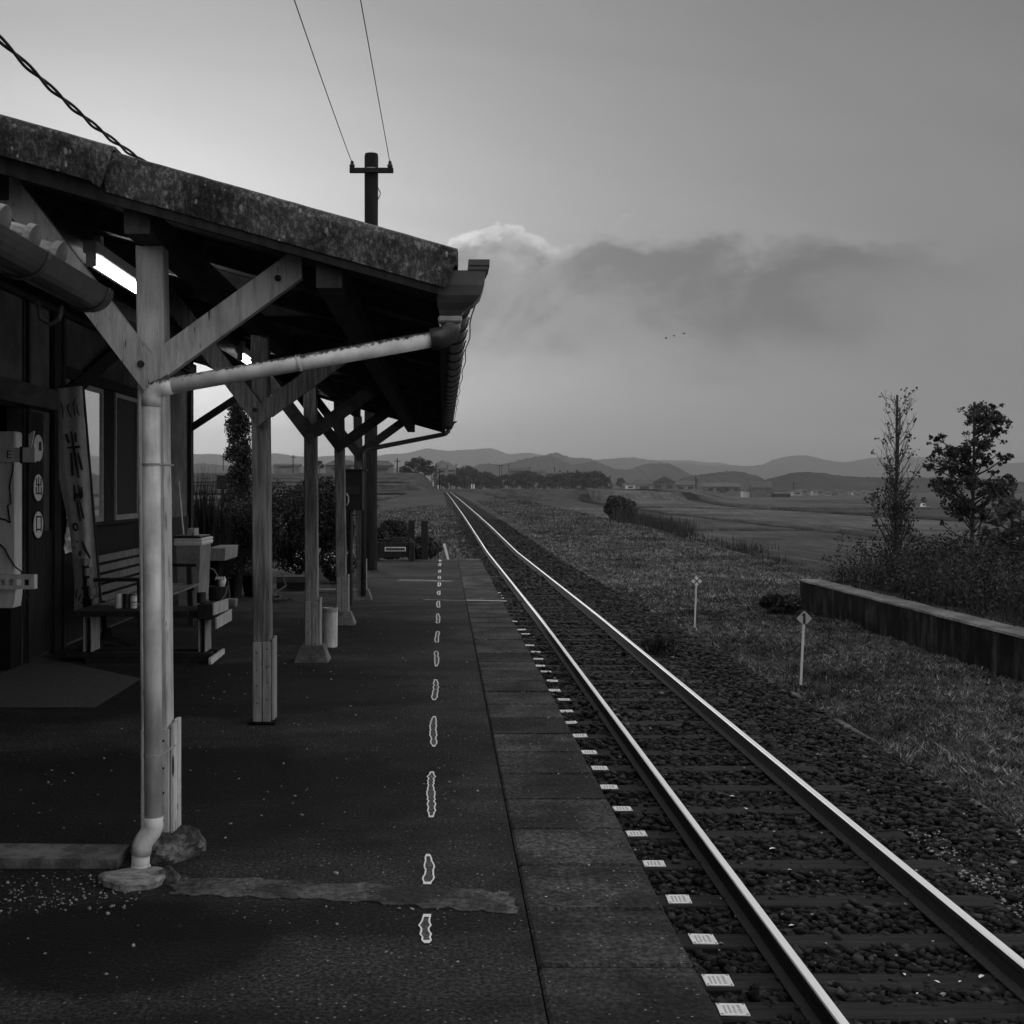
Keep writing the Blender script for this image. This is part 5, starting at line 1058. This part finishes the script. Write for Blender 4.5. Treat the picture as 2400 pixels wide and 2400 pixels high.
# ------------------------------------------------------------------ far houses, poles, woods, hills
def house(x0, x1, yb, yt, Y, label, hip=False, win=True, group=None, wall=None, ridge='x', yb_z=None):
    X0, X1 = px(x0, Y), px(x1, Y); zb = pz(yb, Y); ztp = pz(yt, Y); D = max(4, (X1 - X0) * .7); hw = (ztp - zb) * .58; ov = (X1 - X0) * .06
    e = empty('house', ((X0 + X1) / 2, Y, zb), label, 'house', group)
    q = MB(); q.box((X0, Y, zb - 3), (X1, Y + D, zb + hw)); q.build('wall', wall or m_hwall, e)
    q = MB(); zr = zb + hw + .002
    if hip: q.add([(X0 - ov, Y - ov, zr), (X1 + ov, Y - ov, zr), (X1 + ov, Y + D + ov, zr), (X0 - ov, Y + D + ov, zr), (X0 + D * .35, Y + D / 2, ztp), (X1 - D * .35, Y + D / 2, ztp)], [(0, 1, 5, 4), (1, 2, 5), (2, 3, 4, 5), (3, 0, 4), (3, 2, 1, 0)])
    elif ridge == 'x': q.prism([(X0 - ov, Y - ov, zr), (X0 - ov, Y + D / 2, ztp), (X0 - ov, Y + D + ov, zr)], (X1 - X0 + 2 * ov, 0, 0))
    else: q.prism([(X0 - ov, Y - ov, zr), ((X0 + X1) / 2, Y - ov, ztp), (X1 + ov, Y - ov, zr)], (0, D + 2 * ov, 0))
    q.build('roof', m_hroof, e)
    if win:
        n = max(1, int((X1 - X0) / 4.5))
        for k in range(n):
            c = X0 + (X1 - X0) * (k + .5) / n; q = MB(); q.box((c - (X1 - X0) / n * .28, Y - .08, zb + hw * .25), (c + (X1 - X0) / n * .28, Y - .02, zb + hw * .72)); q.build('window', m_hwin, e)
house(762, 838, 1106, 1078, 300, 'hip roofed farmhouse on the terrace, left of the notice box', True); house(868, 921, 1107, 1079, 305, 'hip roofed farmhouse on the terrace, right of the utility pole', True)
house(642, 700, 1098, 1086, 420, 'long low building on the skyline between the second and third posts', False)
house(1025, 1046, 1108, 1096, 420, 'small pale house just right of the round tree', False); house(1048, 1068, 1106, 1098, 430, 'low dark shed behind the left end of the wood')
house(1194, 1242, 1112, 1096, 560, 'curved hall roof rising above the wood', False, False); house(1245, 1278, 1112, 1101, 565, 'dark gabled roof rising above the wood', False, False); house(1280, 1322, 1115, 1106, 570, 'long pale roof rising above the wood', False, False)
house(1492, 1530, 1150, 1124, 640, 'pale shed wing joined to the large gabled warehouse', False, True, wall=m_hwall); house(1529, 1582, 1150, 1116, 642, 'large gabled warehouse across the fields', False, True, ridge='y')
house(1468, 1488, 1146, 1131, 620, 'small white house just left of the warehouse', False, True, wall=m_white); house(1584, 1630, 1150, 1127, 650, 'low dark shed just right of the warehouse', False); house(1655, 1735, 1154, 1131, 655, 'long low workshop right of the warehouse', False)
house(1764, 1808, 1163, 1128, 560, 'tall dark block with a pale upper band in the fields', False, False); house(1741, 1764, 1156, 1148, 565, 'low white lean-to left of the tall dark block', False, False, wall=m_white); house(1816, 1852, 1163, 1153, 555, 'low black hut right of the tall dark block', False, False, wall=m_blackpaint)
rr = random.Random(5)
for k in range(26):
    x = 1850 + k * 9.2 + rr.uniform(-3, 3) if k < 24 else (2310 + (k - 24) * 45); wd = rr.uniform(10, 22); yb = 1161 + rr.uniform(-7, 2)
    house(x, x + wd, yb, yb - rr.uniform(7, 12), 830 + rr.uniform(-60, 120), 'small hazy house of the far village below the wooded hill', rr.random() < .4, True, 'houses of the far village', wall=m_grey if rr.random() < .3 else None)
def far_pole(x, yb, yt, Y, lab, grp='distant utility poles'):
    X = px(x, Y); e = empty('distant_pole', (X, Y, pz(yb, Y)), lab, 'utility pole', grp); q = MB(); q.tube([(X, Y, pz(yb, Y) - 2), (X, Y, pz(yt, Y))], .16, 6); q.build('pole', m_concd, e)
    q = MB(); q.box((X - .8, Y - .08, pz(yt, Y) - .9), (X + .8, Y + .08, pz(yt, Y) - .7)); q.build('cross_arm', m_concd, e)
far_pole(931, 1108, 1074, 320, 'distant utility pole left of the round tree'); far_pole(1022, 1150, 1086, 335, 'distant utility pole at the left side of the crossing'); far_pole(1030, 1152, 1100, 335, 'second thin pole at the left side of the crossing')
far_pole(687, 1098, 1066, 380, 'distant utility pole above the long low building'); far_pole(523, 1090, 1064, 400, 'distant utility pole by the conifer')
for i, (x, yt) in enumerate(((1069, 1086), (1049, 1089), (1171, 1088), (1176, 1087), (1192, 1087), (1241, 1093), (1300, 1094), (1312, 1101), (1330, 1102), (1352, 1100), (1430, 1113), (1630, 1117), (1633, 1122), (1790, 1127), (1860, 1130))):
    far_pole(x, 1140, yt, 600, 'thin hazy utility pole standing out of the far woods and roofs')
# woods: one tree built, then copies
def proto_tree(seed, nl, ls):
    e = empty('wood_tree', (0, 0, 0), 'leafy hazy tree of the wood beyond the crossing', 'tree', 'trees of the wood beyond the crossing'); rr = random.Random(seed); q = MB(); q.tube([(0, 0, -1), (.05, 0, .45), (0, .05, .8)], [.035, .028, .01], 6); q.build('trunk', m_bark, e); Ps = []
    for k in range(18):
        a = rr.uniform(0, 6.28); z_ = rr.uniform(.25, .92); r = .40 * math.sin(min(1, (1.08 - z_) * 1.3) * 1.57) * rr.uniform(.4, 1); Ps.append(blob((r * math.cos(a), r * math.sin(a), z_), (.17, .17, .13), nl // 18, .3))
    npmesh('crown', *leaves(np.concatenate(Ps), ls, 1.5), m_wood_far, e); return e
prot = [proto_tree(s, 1300, .050) for s in (1, 2, 3)]; used = [False] * 3
def put_tree(x, yb, yt, Y, wfac=1.0, label=None, group=None):
    k = rr.randrange(3); o = prot[k] if not used[k] else copy_tree(prot[k]); used[k] = True
    h_ = pz(yt, Y) - pz(yb, Y); o.location = (px(x, Y), Y, pz(yb, Y)); o.scale = (h_ * wfac, h_ * wfac, h_); o.rotation_euler.z = rr.uniform(0, 6)
    if label: o['label'] = label
    if group: o['group'] = group
for x, yt in ((1070, 1100), (1083, 1098), (1094, 1092), (1104, 1096), (1116, 1103), (1130, 1108), (1142, 1106), (1154, 1112), (1168, 1116), (1182, 1112), (1196, 1114), (1210, 1110), (1224, 1106), (1238, 1104), (1252, 1108), (1266, 1112), (1280, 1116), (1296, 1114), (1310, 1112), (1324, 1108), (1338, 1107), (1350, 1106), (1364, 1107), (1376, 1106), (1390, 1104), (1400, 1105), (1412, 1110), (1422, 1118)):
    put_tree(x, 1151, yt, 470 + rr.uniform(-15, 25), rr.uniform(.8, 1.15))
for x, yt in ((1034, 1112), (1046, 1116), (1058, 1110), (1070, 1114)): put_tree(x, 1150, yt, 395, 1.0)
for x, yt in ((1090, 1118), (1120, 1124), (1150, 1126), (1235, 1122), (1290, 1126), (1340, 1120), (1370, 1122), (1400, 1121)): put_tree(x, 1152, yt, 440, 1.4)
for x, yt, w_ in ((960, 1082, 1.3), (978, 1072, 1.25), (998, 1078, 1.3), (946, 1092, 1.3), (1012, 1092, 1.2)): put_tree(x, 1120, yt, 325 + rr.uniform(-4, 4), w_ * .9, 'broad tree of the round clump right of the farmhouse', 'trees of the round clump by the farmhouse')
for x, yb, yt, Y, lab in ((750, 1106, 1080, 310, 'small round tree left of the first farmhouse'), (1454, 1148, 1120, 600, 'dark tree between the wood and the warehouse'), (2047, 1176, 1155, 330, 'round hedge tree behind the half-bare young tree'), (2028, 1177, 1164, 330, 'low hedge bush left of the round hedge tree'), (2165, 1180, 1165, 340, 'hedge bush between the two young trees'), (1700, 1158, 1142, 540, 'low tree in front of the long workshop'), (1690, 1158, 1147, 535, 'low bush in front of the long workshop')):
    put_tree(x, yb, yt, Y, 1.1, lab, 'scattered far trees')
# small white truck on a field road
Y = 250; X0 = px(2160, Y); zg_ = pz(1194, Y); tk = empty('small_truck', (X0 + 1, Y, zg_), 'small white truck parked far out among the fields', 'truck')
q = MB(); q.box((X0, Y, zg_ + .3), (X0 + .9, Y + .9, zg_ + .75), bev=.05); q.prism([(X0 + .05, Y, zg_ + .751), (X0 + .85, Y, zg_ + .751), (X0 + .75, Y, zg_ + 1.25), (X0 + .2, Y, zg_ + 1.25)], (0, .9, 0)); q.build('cab', m_plate, tk)
q = MB(); q.box((X0 + .92, Y, zg_ + .3), (X0 + 2.0, Y + .9, zg_ + .55), bev=.03); q.build('cargo_bed', m_plate, tk)
q = MB(); q.box((X0 + .25, Y - .02, zg_ + .82), (X0 + .70, Y - .002, zg_ + 1.15)); q.build('window', m_hwin, tk)
for xx in (.35, 1.6):
    q = MB(); q.tube([(X0 + xx, Y - .05, zg_ + .22), (X0 + xx, Y + .95, zg_ + .22)], .22, 10); q.build('wheel', m_blackpaint, tk)
# hills
def hill(pts, Y, depth, m=m_hill, rough_=1.0, base=-6):
    pts = np.array(pts, float); n = 220; xs_ = np.linspace(pts[0, 0], pts[-1, 0], n); ysil = np.interp(xs_, pts[:, 0], pts[:, 1])
    k = np.exp(-np.linspace(-2, 2, 9) ** 2); k /= k.sum(); ysil = np.convolve(np.pad(ysil, 4, 'edge'), k, 'valid'); ysil += rough_ * (.5 * rng.normal(size=n) + 1.0 * np.sin(xs_ * .35))*.6
    rows = []; ts = np.linspace(-1, 1, 17)
    for t in ts:
        Yr = Y + depth * t; Xr = px(xs_, Y); zr = pz(ysil, Y); f = np.cos(t * np.pi / 2) ** 1.2
        jit = (.09 * vnoise(Xr + 300 * t, np.full(n, Yr), 6 / depth * 2)) * (1 - abs(t)) * (abs(t) > .01)
        rows.append(np.stack([Xr, np.full(n, Yr) + depth * .12 * vnoise(Xr, Xr * 0 + t * 50, 8 / depth), base + (zr - base) * np.clip(f + jit, 0, 1)], 1))
    V = np.concatenate(rows); i = np.arange(17 * n).reshape(17, n); Fc = np.stack([i[:-1, :-1], i[:-1, 1:], i[1:, 1:], i[1:, :-1]], -1).reshape(-1, 4)
    return struct(npmesh('hills', V, Fc, m, smooth=True))
hill([(-400, 1075), (100, 1068), (300, 1072), (447, 1061), (474, 1068), (499, 1061), (526, 1068), (600, 1072), (640, 1061), (652, 1061), (681, 1068), (760, 1072), (820, 1066), (860, 1070), (907, 1066), (948, 1064), (975, 1058), (1000, 1048), (1015, 1053), (1050, 1056), (1090, 1055), (1130, 1053), (1153, 1047), (1168, 1055), (1194, 1067), (1233, 1060), (1270, 1066), (1330, 1072), (1420, 1080), (1560, 1078), (1640, 1082), (1760, 1092), (1800, 1140)], 5600, 500, rough_=.6)
hill([(1300, 1140), (1344, 1076), (1400, 1078), (1462, 1072), (1490, 1071), (1524, 1081), (1549, 1083), (1586, 1087), (1617, 1085), (1664, 1092), (1710, 1093), (1757, 1093), (1797, 1087), (1835, 1073), (1860, 1066), (1903, 1071), (1934, 1082), (1947, 1082), (1962, 1088), (1978, 1081), (2000, 1082), (2045, 1072), (2159, 1071), (2198, 1076), (2280, 1080), (2366, 1086), (2400, 1084), (2600, 1070), (2900, 1090), (3100, 1140)], 4300, 450, rough_=1.3)
hill([(420, 1100), (470, 1085), (560, 1095), (640, 1090), (760, 1096), (860, 1096), (900, 1092), (940, 1100)], 2600, 250)
hill([(1180, 1140), (1225, 1085), (1267, 1069), (1303, 1060), (1323, 1070), (1344, 1076), (1367, 1074), (1388, 1078), (1420, 1092), (1460, 1140)], 3200, 350, rough_=1.5)
hill([(1010, 1140), (1020, 1085), (1034, 1080), (1050, 1083), (1068, 1091), (1090, 1120), (1111, 1092), (1135, 1087), (1166, 1090), (1202, 1084), (1223, 1076), (1259, 1070), (1285, 1070), (1305, 1075), (1323, 1084), (1342, 1092), (1362, 1087), (1393, 1081), (1414, 1088), (1435, 1097), (1461, 1103), (1479, 1099), (1502, 1090), (1530, 1087), (1558, 1087), (1577, 1096), (1599, 1113), (1640, 1140)], 2300, 300, rough_=1.7)
hill([(1560, 1140), (1617, 1117), (1658, 1112), (1698, 1105), (1735, 1107), (1757, 1115), (1770, 1121), (1779, 1142)], 1500, 140, rough_=2.4)
hill([(1780, 1145), (1812, 1126), (1825, 1118), (1850, 1112), (1891, 1108), (1925, 1112), (1953, 1115), (2019, 1120), (2045, 1118), (2159, 1122), (2198, 1119), (2262, 1120), (2361, 1130), (2379, 1140), (2420, 1141), (2600, 1132), (2800, 1146)], 1250, 160, rough_=2.6)
# birds
for x, y, a, lab in ((1561, 793, .5, 'small dark bird in flight, lowest of the three'), (1580, 787, -.4, 'small dark bird in flight, middle of the three'), (1603, 782, .1, 'small dark bird in flight, highest of the three')):
    Y = 140; c = Vector((px(x, Y), Y, pz(y, Y))); q = MB(); q.tube([c + Vector((-.16, 0, 0)), c + Vector((-.06, 0, .01)), c + Vector((.06, 0, 0)), c + Vector((.17, 0, -.01))], [.01, .055, .05, .012], 6)
    for s in (-1, 1): q.prism([c + Vector((-.06, 0, .01)), c + Vector((.05, 0, .01)), c + Vector((-.02 + .1 * a, s * .24, .10 + .1 * a)), c + Vector((-.09 + .1 * a, s * .26, .09 + .1 * a))], (0, 0, .012))
    tag(q.build('bird', m_cable), lab, 'bird', 'birds flying above the fields')

# ------------------------------------------------------------------ haze: one even volume over the whole place
q = MB(); q.box((-5200, -70, -9), (5200, 6900, 330)); hz = q.build('haze', None); hz.data.materials.clear()
hm = bpy.data.materials.new('haze'); hm.use_nodes = True; t = NT(hm.node_tree); t.n.clear(); pv = t.new('ShaderNodeVolumePrincipled'); pv.inputs['Color'].default_value = (.56, .56, .56, 1); pv.inputs['Density'].default_value = HAZE; pv.inputs['Anisotropy'].default_value = .2
mo = t.new('ShaderNodeOutputMaterial'); t.l.new(pv.outputs[0], mo.inputs['Volume']); hz.data.materials.append(hm); stuff(hz, 'thin pale haze lying over the whole plain', 'haze')
